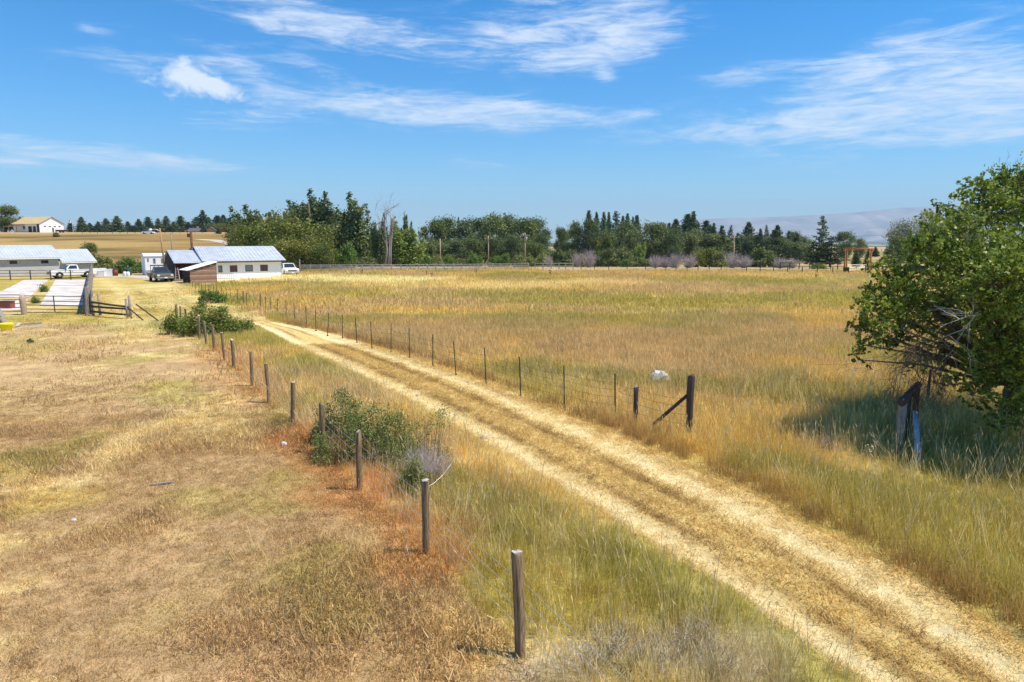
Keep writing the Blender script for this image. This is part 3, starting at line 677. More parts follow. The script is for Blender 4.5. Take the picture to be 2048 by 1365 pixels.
# ------------------------------------------------------------------ trees: leaf clumps spread through the crown, tapered trunk and limbs
def sub_clumps(blobs, k, rng):
    """clump centres on the shells of a set of blobs (x,y,z,rx,rz)"""
    C, O, S = [], [], []
    B = np.array(blobs); w = B[:, 3]*B[:, 4]; w = w/w.sum()
    for b, q in zip(B, w):
        n = max(int(k*q), 3); d = unit(rng.normal(size=(n, 3))); d[:, 2] = np.where(d[:, 2] < -.55, -d[:, 2], d[:, 2]); rad = rng.uniform(.55, 1.05, n)[:, None]
        C.append(b[:3]+d*rad*np.array([b[3], b[3], b[4]])); O.append(d); S.append(np.full(n, b[3]))
    return np.concatenate(C), np.concatenate(O), np.concatenate(S)
def foliage(blobs, nclump, nleaf, lsize, rng, spread=.3, vstretch=1., bias=.35, droop=0., spray=0.):
    C, O, S = sub_clumps(blobs, nclump, rng)
    n = len(C); L = np.repeat(C, nleaf, 0)+rng.normal(size=(n*nleaf, 3))*np.repeat(S*spread, nleaf)[:, None]*np.array([1, 1, vstretch])
    if spray:
        ax = unit(O+rng.normal(size=O.shape)*.6); L += np.repeat(ax, nleaf, 0)*rng.uniform(-spray, spray, n*nleaf)[:, None]
    t = np.clip(np.repeat(rng.uniform(.0, 1., n), nleaf)+rng.normal(0, .16, n*nleaf), 0, 1)
    return leaves(L, lsize*rng.uniform(.6, 1.4, n*nleaf), rng, .6, np.repeat(O, nleaf, 0), bias, droop), t, C
def decid(seed, h, w, style, lm):
    """prototype broadleaf tree: returns (trunk mesh, crown mesh)"""
    rng = np.random.default_rng(seed); blobs = []
    if style == 'round':
        for i in range(22):
            t = rng.uniform(.1, .92); rr = w*.5*math.sin(math.pi*min(max((t-.05)/.98, 0), 1))**.7; a = rng.uniform(0, 6.28); q = rr*rng.uniform(.25, .75)
            blobs.append((q*math.cos(a), q*math.sin(a), t*h*.96, w*rng.uniform(.15, .24), h*rng.uniform(.08, .14)))
        vs, n, leaf, ls, sp = 1., 330, 26, .50, .34
    elif style == 'spire':          # cottonwood: several upright plumes
        for i in range(9):
            a = rng.uniform(0, 6.28); q = w*.38*math.sqrt(rng.uniform()); top = h*(1-.75*(q/w)-rng.uniform(0, .12)) if i else h*.97
            for t in np.arange(.12, .99, .11):
                blobs.append((q*math.cos(a)*(.5+.6*t)+rng.normal(0, .15), q*math.sin(a)*(.5+.6*t)+rng.normal(0, .15), top*t, w*rng.uniform(.10, .19)*(1.12-t*.72), h*.07))
        vs, n, leaf, ls, sp = 1.9, 430, 20, .48, .40
    elif style == 'bush':
        for i in range(11):
            a = rng.uniform(0, 6.28); q = w*.34*math.sqrt(rng.uniform()); blobs.append((q*math.cos(a), q*math.sin(a), h*rng.uniform(.25, .72), w*rng.uniform(.14, .24), h*rng.uniform(.16, .28)))
        for i in range(8):
            a = i*.785; blobs.append((w*.36*math.cos(a), w*.36*math.sin(a), h*.2, w*.15, h*.2))
        vs, n, leaf, ls, sp = 1., 260, 24, .36, .32
    V, t, C = foliage(blobs, n, leaf, ls*(h/14 if style != 'bush' else max(h/4, .5))**.5, rng, sp, vs)
    V[..., 2] = np.maximum(V[..., 2], .02)
    crown = quads('crown', V, t, lm)
    mb = MB(); th = h*(.5 if style == 'round' else .8 if style == 'spire' else .4); tr = h*.019+.04
    if style != 'bush': mb.tube([(0, 0, -.4), (.05, 0, th*.3), (rng.normal(0, .2), rng.normal(0, .2), th*.7), (0, 0, th)], [tr*1.3, tr, tr*.7, tr*.3], 8)
    for i in rng.choice(len(blobs), min(12, len(blobs)), replace=False):
        b = blobs[i]; z0 = b[2]*rng.uniform(.35, .6) if style != 'bush' else -.1
        mb.tube([(0, 0, z0), (b[0]*.5, b[1]*.5, z0+(b[2]-z0)*.6), (b[0], b[1], b[2])], [tr*.45, tr*.28, tr*.1], 5)
    return mb.mesh('trunk' if style != 'bush' else 'stems', bark, True), crown
def conifer(seed, h, w, lm, open_=0., bare=.06):
    rng = np.random.default_rng(seed); Vs, Ts = [], []; mb = MB(); tr = h*.016+.05
    mb.tube([(0, 0, -.4), (0, 0, h*.5), (0, 0, h*.97)], [tr, tr*.6, tr*.12], 7)
    z = h*bare
    while z < h*.985:
        t = z/h; rad = w*.5*((1-t)**.7)*(.35+.65*min(1, (t+.05)/.22))*rng.uniform(.72, 1.15)+.12
        nb = int(5+5*(1-t)); a0 = rng.uniform(0, 6.28)
        for k in range(nb):
            if rng.uniform() < open_*.5: continue
            a = a0+k*6.283/nb+rng.normal(0, .15); L = rad*rng.uniform(.5, 1.25); n = max(int(6+L*8), 6)
            s = rng.uniform(.12, 1, n)**.75; up = .18 if open_ else -.12
            c = np.stack([np.cos(a)*L*s, np.sin(a)*L*s, z+L*s*up+(.0 if open_ else .16)*L*s*s], 1)+rng.normal(size=(n, 3))*np.array([.17, .17, .12])*(1+.4*open_)
            o = np.tile([math.cos(a)*.9, math.sin(a)*.9, .25 if open_ else -.1], (n, 1))
            Vs.append(leaves(c, rng.uniform(.42, .8, n)*(.75+.5*(1-t)), rng, .5, o, .55)); Ts.append(np.clip(rng.uniform(.1, .9)+rng.normal(0, .15, n), 0, 1))
            if open_ and k % 2 == 0: mb.tube([(0, 0, z), (math.cos(a)*L*.8, math.sin(a)*L*.8, z+L*.8*up)], [tr*.3, .02], 4)
        z += h*.028*(1.25-t*.6)*(1+open_*.8)
    return mb.mesh('trunk', bark, True), quads('crown', np.concatenate(Vs), np.concatenate(Ts), lm)
def dead_tree(seed, h, w, twig=grey_twig, nb=26, depth=3, thick=1.):
    rng = random.Random(seed); mb = MB()
    def br(p, d, L, r, k):
        q = p; pts = [p]; rad = [r]
        for i in range(3):
            d = (d+Vector((rng.gauss(0, .18), rng.gauss(0, .18), rng.gauss(.05, .1)))).normalized(); q = q+d*L/3; pts.append(q); rad.append(r*(1-.25*(i+1)))
        mb.tube(pts, rad, 5 if k > 1 else 3, cap=False)
        if k:
            for i in range(5 if k > 1 else 4):
                t = rng.uniform(.3, 1); s = pts[min(int(t*3), 3)]; nd = (d+Vector((rng.gauss(0, .75), rng.gauss(0, .75), rng.gauss(.25, .45)))).normalized()
                br(s, nd, L*rng.uniform(.4, .65), r*.42, k-1)
    for i in range(nb):
        a = rng.uniform(0, 6.28); t = rng.uniform(.15, 1); z0 = h*.3*t if w else 0
        br(Vector((rng.gauss(0, w*.04), rng.gauss(0, w*.04), -.05)), Vector((math.cos(a)*rng.uniform(.1, .8)*w/h, math.sin(a)*rng.uniform(.1, .8)*w/h, 1)).normalized(), h*rng.uniform(.4, .75), .02*h*thick*rng.uniform(.4, 1), depth)
    return mb.mesh('branches', twig)
lm_poplar = leafmat('leaf_poplar', (0.083, 0.124, 0.033), (0.231, 0.281, 0.083), .25, .2)
lm_olive = leafmat('leaf_olive', (.085, .11, .02), (.28, .29, .06), .28, .2)
lm_yellow = leafmat('leaf_yellowgreen', (0.182, 0.248, 0.041), (0.430, 0.496, 0.116), .32, .15)
lm_dark = leafmat('leaf_dark', (0.088, 0.118, 0.038), (0.224, 0.266, 0.088), .22, .25)
lm_con = leafmat('needles', (0.061, 0.092, 0.035), (0.159, 0.195, 0.077), .12, .3)
lm_spruce = leafmat('needles_blue', (0.058, 0.091, 0.078), (0.143, 0.195, 0.163), .12, .15)
lm_pine = leafmat('needles_pine', (0.061, 0.100, 0.034), (0.184, 0.245, 0.077), .15, .2)
lm_bush = leafmat('leaf_bush', (0.149, 0.173, 0.046), (0.330, 0.347, 0.107), .25, .25)
lm_green = leafmat('leaf_green', (0.12, 0.18, 0.03), (0.210, 0.308, 0.063), .3, .15)
lm_grey = leafmat('leaf_greygreen', (0.248, 0.264, 0.165), (0.463, 0.463, 0.314), .2, .15)
PROTO = {}
for k, a in dict(round_a=(11, 14, 10, 'round', lm_dark), round_b=(12, 14, 9, 'round', lm_poplar), round_c=(13, 14, 11, 'round', lm_dark), olive_a=(14, 9, 11, 'round', lm_olive), olive_b=(15, 9, 11, 'round', lm_olive),
                 spire_a=(16, 16, 8, 'spire', lm_poplar), spire_b=(17, 16, 7, 'spire', lm_poplar), spire_c=(18, 16, 9, 'spire', lm_dark), yell_a=(19, 13, 7, 'spire', lm_yellow),
                 bush_a=(20, 4, 6, 'bush', lm_bush), bush_b=(21, 4, 6, 'bush', lm_bush), bush_g=(22, 4, 6, 'bush', lm_green), bush_o=(23, 4, 6, 'bush', lm_olive), grey_a=(24, 14, 11, 'round', lm_grey)).items():
    PROTO[k] = decid(*a)
for k, a in dict(con_a=(31, 14, 5.6, lm_con), con_b=(32, 14, 6.6, lm_con), con_c=(33, 14, 7.4, lm_con), spruce=(34, 14, 7, lm_spruce), con_g=(36, 14, 6, lm_pine)).items(): PROTO[k] = conifer(*a)
PROTO['pine'] = conifer(35, 14, 9, lm_pine, .7, .1); PROTO['pine_d'] = conifer(37, 14, 8, lm_con, .6, .1)
BASEH = dict(round=14, olive=9, spire=16, yell=13, bush=4, grey=14, con=14, spruce=14, pine=14)
BASEW = dict(round_a=10, round_b=9, round_c=11, olive_a=11, olive_b=11, spire_a=8, spire_b=7, spire_c=9, yell_a=7, bush_a=6, bush_b=6, bush_g=6, bush_o=6, grey_a=11, con_a=5.6, con_b=6.6, con_c=7.4, spruce=7, con_g=6, pine=9, pine_d=8)
def plant(kind, u, y, vtop, wpx, name, label, cat='tree', group=None):
    """a tree whose trunk stands in column u at distance y, reaching row vtop, wpx wide"""
    p = AT(u, y); h = ZT(y, vtop)-p.z; s = h/BASEH[kind.split('_')[0]]; sw = wpx/F_PX*y*1.02/BASEW[kind]
    p.z -= .05
    t = thing(name, label, cat, p, random.uniform(0, 6.28), group, (sw, sw, s))
    tk, cr = PROTO[kind]; link(tk.name.split('.')[0], tk, t); link('crown' if cat == 'tree' else 'foliage', cr, t)
    return t
ORD = ['first', 'second', 'third', 'fourth', 'fifth', 'sixth', 'seventh', 'eighth', 'ninth', 'tenth', 'eleventh', 'twelfth', 'thirteenth', 'fourteenth', 'fifteenth', 'sixteenth', 'seventeenth', 'eighteenth', 'nineteenth', 'twentieth']
ORD += ['twenty-'+o for o in ORD[:9]]+['thirtieth']+['thirty-'+o for o in ORD[:9]]+['fortieth']+['forty-'+o for o in ORD[:9]]
def row(items, name, fmt, group, cat='tree', jit=0):
    items = sorted(items, key=lambda q: q[1])
    for i, it in enumerate(items): plant(*it, name, fmt.format(ORD[i]), cat, group)
# conifers along the hill crest on the left
ci = ['con_a', 'con_b', 'con_c', 'con_g']
HILL = [(645-480, 434, 17), (181, 446, 14), (198, 443, 16), (214, 437, 20), (236, 432, 21), (257, 443, 16), (279, 438, 18), (298, 434, 21), (318, 437, 14), (334, 432, 18), (349, 443, 20), (363, 432, 24),
        (378, 444, 18), (396, 434, 26), (408, 420, 22), (419, 434, 18), (437, 431, 26), (449, 430, 20), (460, 436, 22), (188, 452, 18), (226, 452, 22), (266, 451, 22), (307, 451, 24), (340, 452, 24), (385, 448, 30), (428, 446, 24), (470, 444, 22)]
row([(ci[i % 4], u, 395+(i*37) % 70, v, w*1.75) for i, (u, v, w) in enumerate(HILL)], 'conifer_tree', '{} dark conifer from the left along the hill crest', 'conifers along the hill crest')
plant('round_b', 12, 300, 410, 56, 'broadleaf_tree', 'tall leafy tree at the left edge beside the tan roofed house', 'tree')
plant('con_a', 142, 310, 440, 16, 'conifer_tree', 'lone dark conifer right of the tan roofed white house', 'tree')
plant('bush_a', 113, 240, 464, 12, 'bush', 'small dark round bush on the hill below the white house', 'bush')
plant('olive_a', 440, 330, 447, 34, 'broadleaf_tree', 'small green tree right of the brick house on the hill', 'tree')
plant('spruce', 408, 292, 450, 18, 'conifer_tree', 'blue spruce before the brick house on the hill', 'tree')
plant('con_a', 437, 262, 457, 14, 'conifer_tree', 'small cone shaped conifer on the slope before the brick house', 'tree')
plant('bush_a', 418, 268, 475, 10, 'bush', 'small dark bush at the bend of the hill drive', 'bush')
# trees behind the barn
BARN = [('spire_a', 520, 165, 404, 70), ('spire_c', 498, 170, 408, 60), ('spire_b', 548, 160, 412, 40), ('spire_b', 476, 175, 428, 40), ('spire_a', 604, 168, 392, 60), ('spire_b', 592, 175, 400, 45), ('spire_a', 638, 165, 371, 62),
        ('spire_c', 622, 160, 376, 70), ('spire_c', 672, 162, 394, 80), ('spire_b', 660, 158, 408, 60), ('spire_a', 719, 150, 377, 66), ('spire_c', 702, 158, 424, 70), ('spire_b', 748, 152, 440, 42), ('spire_b', 786, 158, 425, 44)]
BARN = [(k_, u_, y_, v_, w_*1.35) for k_, u_, y_, v_, w_ in BARN]
row(BARN, 'cottonwood_tree', '{} tall cottonwood from the left in the grove behind the barn', 'cottonwoods behind the barn')
OL = [('olive_a', 520, 132, 444, 110), ('olive_b', 580, 128, 432, 130), ('olive_a', 628, 126, 452, 90), ('olive_b', 485, 138, 452, 70), ('olive_a', 600, 120, 476, 90), ('olive_b', 645, 118, 488, 60), ('olive_b', 555, 122, 480, 80)]
row(OL, 'broadleaf_tree', '{} low olive green tree from the left just behind the barn', 'olive trees behind the barn')
plant('bush_g', 694, 128, 489, 44, 'bush', 'bright green rounded bush below the cottonwoods', 'bush')
plant('bush_a', 668, 130, 505, 50, 'bush', 'dull olive bush left of the bright rounded bush', 'bush'); plant('bush_a', 735, 135, 512, 40, 'bush', 'dull olive bush between the bright bush and dead tree', 'bush')
plant('spire_c', 760, 142, 420, 40, 'cottonwood_tree', 'half dead cottonwood with grey upper limbs beside the dead snag', 'tree')
plant('yell_a', 818, 140, 442, 70, 'broadleaf_tree', 'bright yellow-green tree right of the grey dead trunk', 'tree'); plant('spire_b', 815, 155, 416, 34, 'cottonwood_tree', 'narrow dark top rising behind the yellow-green tree', 'tree')
dp = AT(775, 136); dt = thing('dead_tree', 'grey dead tree with twisted pale trunk and bare limbs', 'tree', dp)
mbd = MB(); hd = ZT(136, 404)-dp.z
for k, (dx, tx_) in enumerate(((-.5, -.7), (.2, .9), (.6, 1.5))): mbd.tube([(dx, 0, -.3), (dx*.6+.3, .1*k, hd*.25), (tx_*.6+.2, 0, hd*.55), (tx_, .2*k, hd*(.8+.05*k))], [.30, .2, .11, .04], 7)
mbd.build('trunk', mat('bleached_trunk', (.32, .27, .24), .9, 3, .3, .4, stretch=(3, 3, .5)), dt, True)
DEADLIMBS = (dt, hd)
link('leaning_limb', MB().tube([(-5.6, .5, hd*.52), (-3, .3, hd*.62), (-.2, 0, hd*.72)], [.05, .09, .12], 6).mesh('leaning_limb', grey_twig), dt)
# the wall of broadleaf trees in the middle
MIDT = [('round_b', 868, 205, 438, 58), ('round_c', 895, 215, 436, 60), ('round_a', 925, 205, 440, 62), ('round_b', 955, 220, 434, 64), ('round_c', 985, 210, 431, 70), ('round_a', 1018, 220, 430, 66), ('round_b', 1045, 208, 434, 62), ('round_c', 1075, 215, 438, 56), ('round_a', 1088, 200, 458, 40),
        ('round_a', 905, 190, 478, 56), ('round_b', 945, 188, 476, 50), ('round_c', 990, 190, 474, 56), ('round_b', 1065, 185, 484, 56), ('round_a', 862, 186, 478, 44), ('round_c', 1030, 192, 470, 50)]
row(MIDT, 'broadleaf_tree', '{} dark broadleaf tree from the left in the middle grove', 'broadleaf trees of the middle grove')
row([('con_a', 982, 260, 427, 14), ('con_b', 1000, 262, 428, 12), ('con_a', 892, 258, 437, 12), ('con_a', 918, 260, 434, 12)], 'conifer_tree', '{} thin conifer tip from the left poking above the middle grove', 'conifers behind the middle grove')
row([('round_b', 1120, 235, 453, 26), ('round_a', 1152, 230, 444, 46), ('round_c', 1180, 226, 440, 50), ('round_b', 1305, 225, 443, 62), ('round_a', 1215, 222, 458, 56), ('round_c', 1265, 215, 462, 50), ('round_b', 1340, 222, 466, 40)], 'broadleaf_tree', '{} broadleaf tree from the left below the tall conifers', 'broadleaf trees below the conifers')
row([('round_b', 1132, 240, 458, 40), ('round_c', 1250, 236, 446, 60), ('round_a', 1385, 238, 458, 56), ('round_b', 1430, 240, 466, 60), ('round_c', 1505, 244, 470, 60), ('round_a', 1560, 240, 474, 56), ('round_c', 1345, 236, 458, 54), ('round_a', 1600, 236, 484, 40)], 'broadleaf_tree', '{} bushy broadleaf tree from the left filling the right-hand wood', 'filling trees of the right-hand wood')
RC = [(1176, 421, 18), (1192, 424, 14), (1206, 424, 16), (1216, 424, 14), (1230, 422, 24), (1244, 432, 14), (1253, 427, 16), (1264, 434, 12), (1272, 430, 22), (1325, 447, 16), (1336, 446, 16), (1350, 438, 26), (1373, 428, 34), (1384, 422, 22), (1394, 444, 20), (1410, 441, 26), (1417, 452, 30), (1425, 446, 14), (1441, 451, 20), (1459, 450, 16),
      (1473, 466, 12), (1495, 444, 24), (1512, 470, 30), (1518, 457, 16), (1530, 450, 14), (1545, 460, 20), (1552, 450, 22), (1575, 462, 14), (1592, 468, 24), (1606, 476, 18), (1480, 474, 34), (1558, 472, 44), (1445, 470, 30), (1352, 470, 40), (1536, 474, 30), (1310, 470, 36), (1240, 462, 40), (1205, 465, 36), (1290, 478, 36), (1385, 470, 34)]
row([(('con_a', 'con_b', 'con_g', 'con_c', 'pine_d')[i % 5], u, 228+(i*41) % 62, v, w*2.0) for i, (u, v, w) in enumerate(RC)], 'conifer_tree', '{} conifer from the left in the right-hand wood', 'conifers of the right-hand wood')
row([('round_a', 1475, 300, 468, 30), ('round_c', 1585, 320, 464, 40), ('round_b', 1605, 310, 472, 36), ('round_b', 1690, 250, 462, 40), ('round_c', 1716, 260, 478, 30)], 'broadleaf_tree', '{} hazy broadleaf tree from the left at the far right of the wood', 'far broadleaf trees on the right')
plant('pine', 1639, 150, 431, 52, 'pine_tree', 'tall spreading pine left of the log gateway', 'tree')
plant('pine_d', 1660, 146, 472, 70, 'pine_tree', 'broad dark pine at the foot of the tall spreading pine', 'tree'); plant('pine_d', 1625, 152, 480, 46, 'pine_tree', 'low dark pine on the left side of the tall spreading pine', 'tree')
plant('con_g', 1711, 135, 498, 24, 'pine_tree', 'small bushy young pine seen through the log gateway', 'tree'); plant('con_g', 1735, 170, 497, 20, 'pine_tree', 'small young pine beside the right gateway post', 'tree')
plant('con_a', 1750, 300, 494, 18, 'conifer_tree', 'little far conifer right of the log gateway', 'tree')
row([('grey_a', 1800, 185, 440, 66), ('grey_a', 1855, 195, 424, 70), ('round_b', 1790, 175, 470, 40), ('round_b', 1895, 190, 434, 50), ('grey_a', 1935, 200, 430, 60)], 'broadleaf_tree', '{} pale tree from the left behind the big leafy tree', 'pale trees behind the leafy tree')
plant('pine', 1779, 160, 488, 50, 'pine_tree', 'dark pine with bare trunk right of the gateway', 'tree')
plant('bush_g', 1637, 122, 527, 30, 'bush', 'clipped round green shrub by the rail fence', 'bush')
# shrubs along the fence in front of the woods: green and grey-twigged
BU = [('bush_g', 845, 150, 505, 40), ('bush_a', 872, 152, 512, 30), ('bush_g', 895, 155, 511, 26), ('bush_a', 920, 160, 516, 30), ('bush_g', 950, 158, 509, 34), ('bush_g', 990, 160, 513, 30), ('bush_g', 1008, 158, 508, 26), ('bush_a', 1040, 160, 509, 34), ('bush_a', 1060, 158, 512, 30),
      ('bush_a', 1085, 156, 508, 40), ('bush_o', 1115, 165, 497, 26), ('bush_b', 1135, 158, 500, 46), ('bush_a', 1165, 155, 508, 46), ('bush_o', 1190, 158, 502, 40), ('bush_b', 1215, 152, 498, 44), ('bush_a', 1245, 150, 495, 46), ('bush_b', 1285, 146, 516, 50), ('bush_o', 1210, 165, 472, 34), ('yell_a', 1275, 162, 480, 32),
      ('bush_g', 1250, 146, 520, 24), ('bush_a', 1330, 146, 521, 40), ('bush_o', 1412, 142, 497, 50), ('bush_b', 1440, 140, 502, 44), ('bush_b', 1382, 142, 520, 24), ('bush_b', 1525, 140, 496, 56), ('bush_a', 1480, 141, 522, 40), ('bush_g', 1566, 138, 520, 34), ('bush_a', 1500, 141, 514, 40)]
row(BU, 'bush', '{} green bush from the left along the edge of the wood', 'bushes along the edge of the wood', 'bush')
GT = [dead_tree(50+i, 3.2, 4.5, mat('mauve_twig', (.42, .35, .34), .9, 8, .25, 0), 44, 2, .6) for i in range(2)]
for i, (u, y, vt, w) in enumerate(((1098, 155, 508, 22), (1155, 152, 500, 34), (1178, 150, 494, 40), (1310, 143, 506, 40), (1330, 144, 510, 40), (1350, 142, 500, 46), (1378, 142, 505, 44), (1465, 140, 498, 46), (1488, 139, 506, 44), (1560, 137, 512, 40), (1585, 136, 514, 34))):
    y -= 9; p = AT(u, y); h = (ZT(y, vt)-p.z)*1.12; w *= 1.35
    t = thing('leafless_shrub', f'{ORD[i]} grey leafless shrub from the left along the edge of the wood', 'shrub', p, i, 'leafless shrubs along the wood', (w/F_PX*y/4.2, w/F_PX*y/4.2, h/2.9)); link('branches', GT[i % 2], t)
# plants by the yard
plant('round_b', 180, 118, 484, 34, 'broadleaf_tree', 'green tree rising behind the right end of the grey shed', 'tree')
plant('bush_a', 205, 112, 512, 50, 'bush', 'dull green bush behind the white boxes', 'bush'); plant('bush_g', 262, 108, 517, 58, 'bush', 'dark green bush left of the trailer home', 'bush')
p = AT(243, 107); t = thing('leafless_shrub', 'brown bare tree between the two yard bushes', 'shrub', p); link('branches', dead_tree(77, 3.4, 4, mat('rust_twig', (.24, .14, .09), .9, 8, .3, 0), 22, 2, .5), t)

# ------------------------------------------------------------------ roads and pads
def ribbon(name, pts, width, matl, label, cat, lift=.03, cross=6, step=2.):
    pts = [Vector((p[0], p[1], 0)) for p in pts]; P = []
    for a, b in zip(pts[:-1], pts[1:]):
        n = max(int((b-a).length/step), 1); P += [a.lerp(b, k/n) for k in range(n)]
    P.append(pts[-1]); mb = MB(); n = len(P); vs = []
    for i, p in enumerate(P):
        t = (P[min(i+1, n-1)]-P[max(i-1, 0)]).normalized(); s = Vector((-t.y, t.x, 0)); wv = width*(1+.25*(float(fbm(np.array(p.x/6), np.array(p.y/6), 9))-.5))
        for k in range(cross+1):
            q = p+s*wv*(k/cross-.5); vs.append((q.x, q.y, H(q.x, q.y)+lift))
    c = cross+1; mb.add(vs, [(i*c+k, i*c+k+1, (i+1)*c+k+1, (i+1)*c+k) for i in range(n-1) for k in range(cross)])
    return tag(mb.build(name, matl, smooth=True), label, cat, kind='structure')
gravel = mat('gravel', (.50, .42, .34), .95, 3, .2, .3, coord='Object')
sandy = mat('sandy_road', (.50, .40, .27), .95, 2, .15, .2)
ribbon('gravel_drive', plan([(395, 482), (430, 484), (455, 488), (478, 496), (500, 508)]), 3.6, mat('pale_gravel', (.50, .43, .34), .95, 2, .1, .2), 'pale gravel drive curving down the hill to the barn', 'drive')
ribbon('farm_road', [tuple(AT(u, y))[:2] for u, y in ((560, 118), (650, 124), (870, 130), (1145, 132), (1400, 128), (1560, 124), (1700, 118), (1850, 113), (2100, 108))], 3.2, sandy, 'light dirt road running behind the far fences', 'road')
ribbon('yard_gravel', [tuple(AT(u, y))[:2] for u, y in ((205, 99), (250, 99), (300, 96), (345, 92))], 5, gravel, 'grey gravel patch of the yard before the trailer', 'yard', lift=.02)
# concrete pad of the corral, poured in separate slabs
conc = mat('old_concrete', (.60, .50, .42), .9, .6, .35, .3, c2=(.80, .74, .68), detail=9)
conc_d = mat('muddy_concrete', (.50, .40, .33), .95, 1.6, .25, .3, c2=(.80, .75, .69))
padT = thing('concrete_pad', 'cracked pale concrete corral floor in broad slabs', 'pad', (*PAD.mean(0), 0)); padT['kind'] = 'structure'
del padT['category']
def slabs(px_left, px_right, vs, m, gap=.12):
    for v0, v1 in zip(vs[:-1], vs[1:]):
        def X(line, v): return np.interp(v, [q[1] for q in line], [q[0] for q in line])
        q = [G(X(px_left, v0), v0), G(X(px_right, v0), v0), G(X(px_right, v1), v1), G(X(px_left, v1), v1)]
        c = sum(q, Vector())/4; q = [c+(p-c)*(1-gap/max((p-c).length, .5)) for p in q]; dz = random.uniform(.03, .07)
        vs_ = [Vector((p.x, p.y, p.z+dz)) for p in q]+[Vector((p.x, p.y, p.z-.1)) for p in q]
        vs_ = [p-padT.location for p in vs_]
        MB().add(vs_, [(3, 2, 1, 0), (4, 5, 6, 7), (0, 1, 5, 4), (1, 2, 6, 5), (2, 3, 7, 6), (3, 0, 4, 7)]).build('slab', m, padT)
slabs([(47, 561), (-20, 596)], [(97, 561), (60, 596)], [561, 565.5, 570.5, 577, 585, 596], conc)
slabs([(110, 561), (72, 622)], [(180, 561), (172, 622)], [561, 566, 572, 581, 591, 602, 613], conc)
slabs([(-10, 600), (-30, 624)], [(58, 600), (45, 624)], [600, 606, 614, 622], conc_d)

# ------------------------------------------------------------------ buildings
def wall(mb, x0, x1, z0, z1, y, th, holes=(), mi=0):
    """wall along x with rectangular openings (xa, xb, za, zb)"""
    xs = sorted({x0, x1, *[h[0] for h in holes], *[h[1] for h in holes]})
    for a, b in zip(xs[:-1], xs[1:]):
        cut = sorted([(h[2], h[3]) for h in holes if h[0] <= a+1e-6 and h[1] >= b-1e-6]); z = z0
        for c0, c1 in cut+[(z1, z1)]:
            if c0 > z+1e-4: mb.box(((a+b)/2, y+th/2, (z+c0)/2), (b-a, th, c0-z), mi=mi)
            z = c1
    return mb
def roofslope(name, parent, x0, x1, y0, z0, y1, z1, m, rib=.45, th=.05, x1b=None):
    """sheet-metal roof side from the eave (y0,z0) to the ridge (y1,z1), with raised ribs"""
    mb = MB(); n = Vector((0, -(z1-z0), y1-y0)).normalized(); n = n if n.z > 0 else -n
    e = [Vector((x0, y0, z0)), Vector((x1, y0, z0)), Vector((x1, y1, z1)), Vector((x0, y1, z1))]
    mb.add([p+n*th for p in e]+[p for p in e], [(0, 1, 2, 3), (7, 6, 5, 4), (0, 4, 5, 1), (1, 5, 6, 2), (2, 6, 7, 3), (3, 7, 4, 0)])
    k = x0+rib/2
    while k < x1-.05:
        mb.bar(Vector((k, y0, z0))+n*(th+.012), Vector((k, y1, z1))+n*(th+.012), .05, .045); k += rib
    return mb.build(name, m, parent)
def window(parent, xa, xb, za, zb, y, fm, pane, mull=0, name='window', w=.06):
    mb = MB()
    for a, b in (((xa, za), (xb, za)), ((xa, zb), (xb, zb))): mb.box(((a[0]+b[0])/2, y, a[1]+(w/2 if a[1] == za else -w/2)), (xb-xa, .1, w))
    for x in (xa+w/2, xb-w/2): mb.box((x, y-.002, (za+zb)/2), (w, .098, zb-za-2*w))
    for k in range(mull): mb.box((xa+(xb-xa)*(k+1)/(mull+1), y, (za+zb)/2), (w*.7, .06, zb-za-2*w))
    o = mb.build(name, fm, parent); MB().box(((xa+xb)/2, y+.03, (za+zb)/2), (xb-xa-w, .012, zb-za-w)).build('pane', pane, o)
    return o
glass = mat('window_glass', (.03, .035, .04), .08, 2, .2, 0, spec=.8)
glass_brown = mat('curtained_glass', (.11, .065, .05), .3, 6, .5, 0)
glass_grey = mat('boarded_glass', (.22, .25, .27), .4, 6, .2, 0)
roof_pale = mat('pale_metal_roof', (.49, .52, .57), .5, .7, .14, .03, metal=.1)
roof_blue = mat('grey_metal_roof', (.46, .49, .54), .5, .9, .2, .03, metal=.1)
wall_white = mat('white_wall', (.86, .87, .88), .7, 1.4, .04, .06)
wall_grey = mat('grey_siding', (.46, .44, .43), .85, 1.1, .16, .15, stretch=(1, 1, 5))
dark_shaded = mat('dark_shaded_boards', (.035, .027, .025), .9, 4, .4, .2)  # near-black: the shade on the left ends is put into this colour
red_boards = mat('red_brown_boards', (.17, .06, .04), .9, 3, .4, .3, stretch=(5, 1, .6))
trim_dark = mat('dark_trim', (.07, .06, .06), .7, 5, .2, .05)

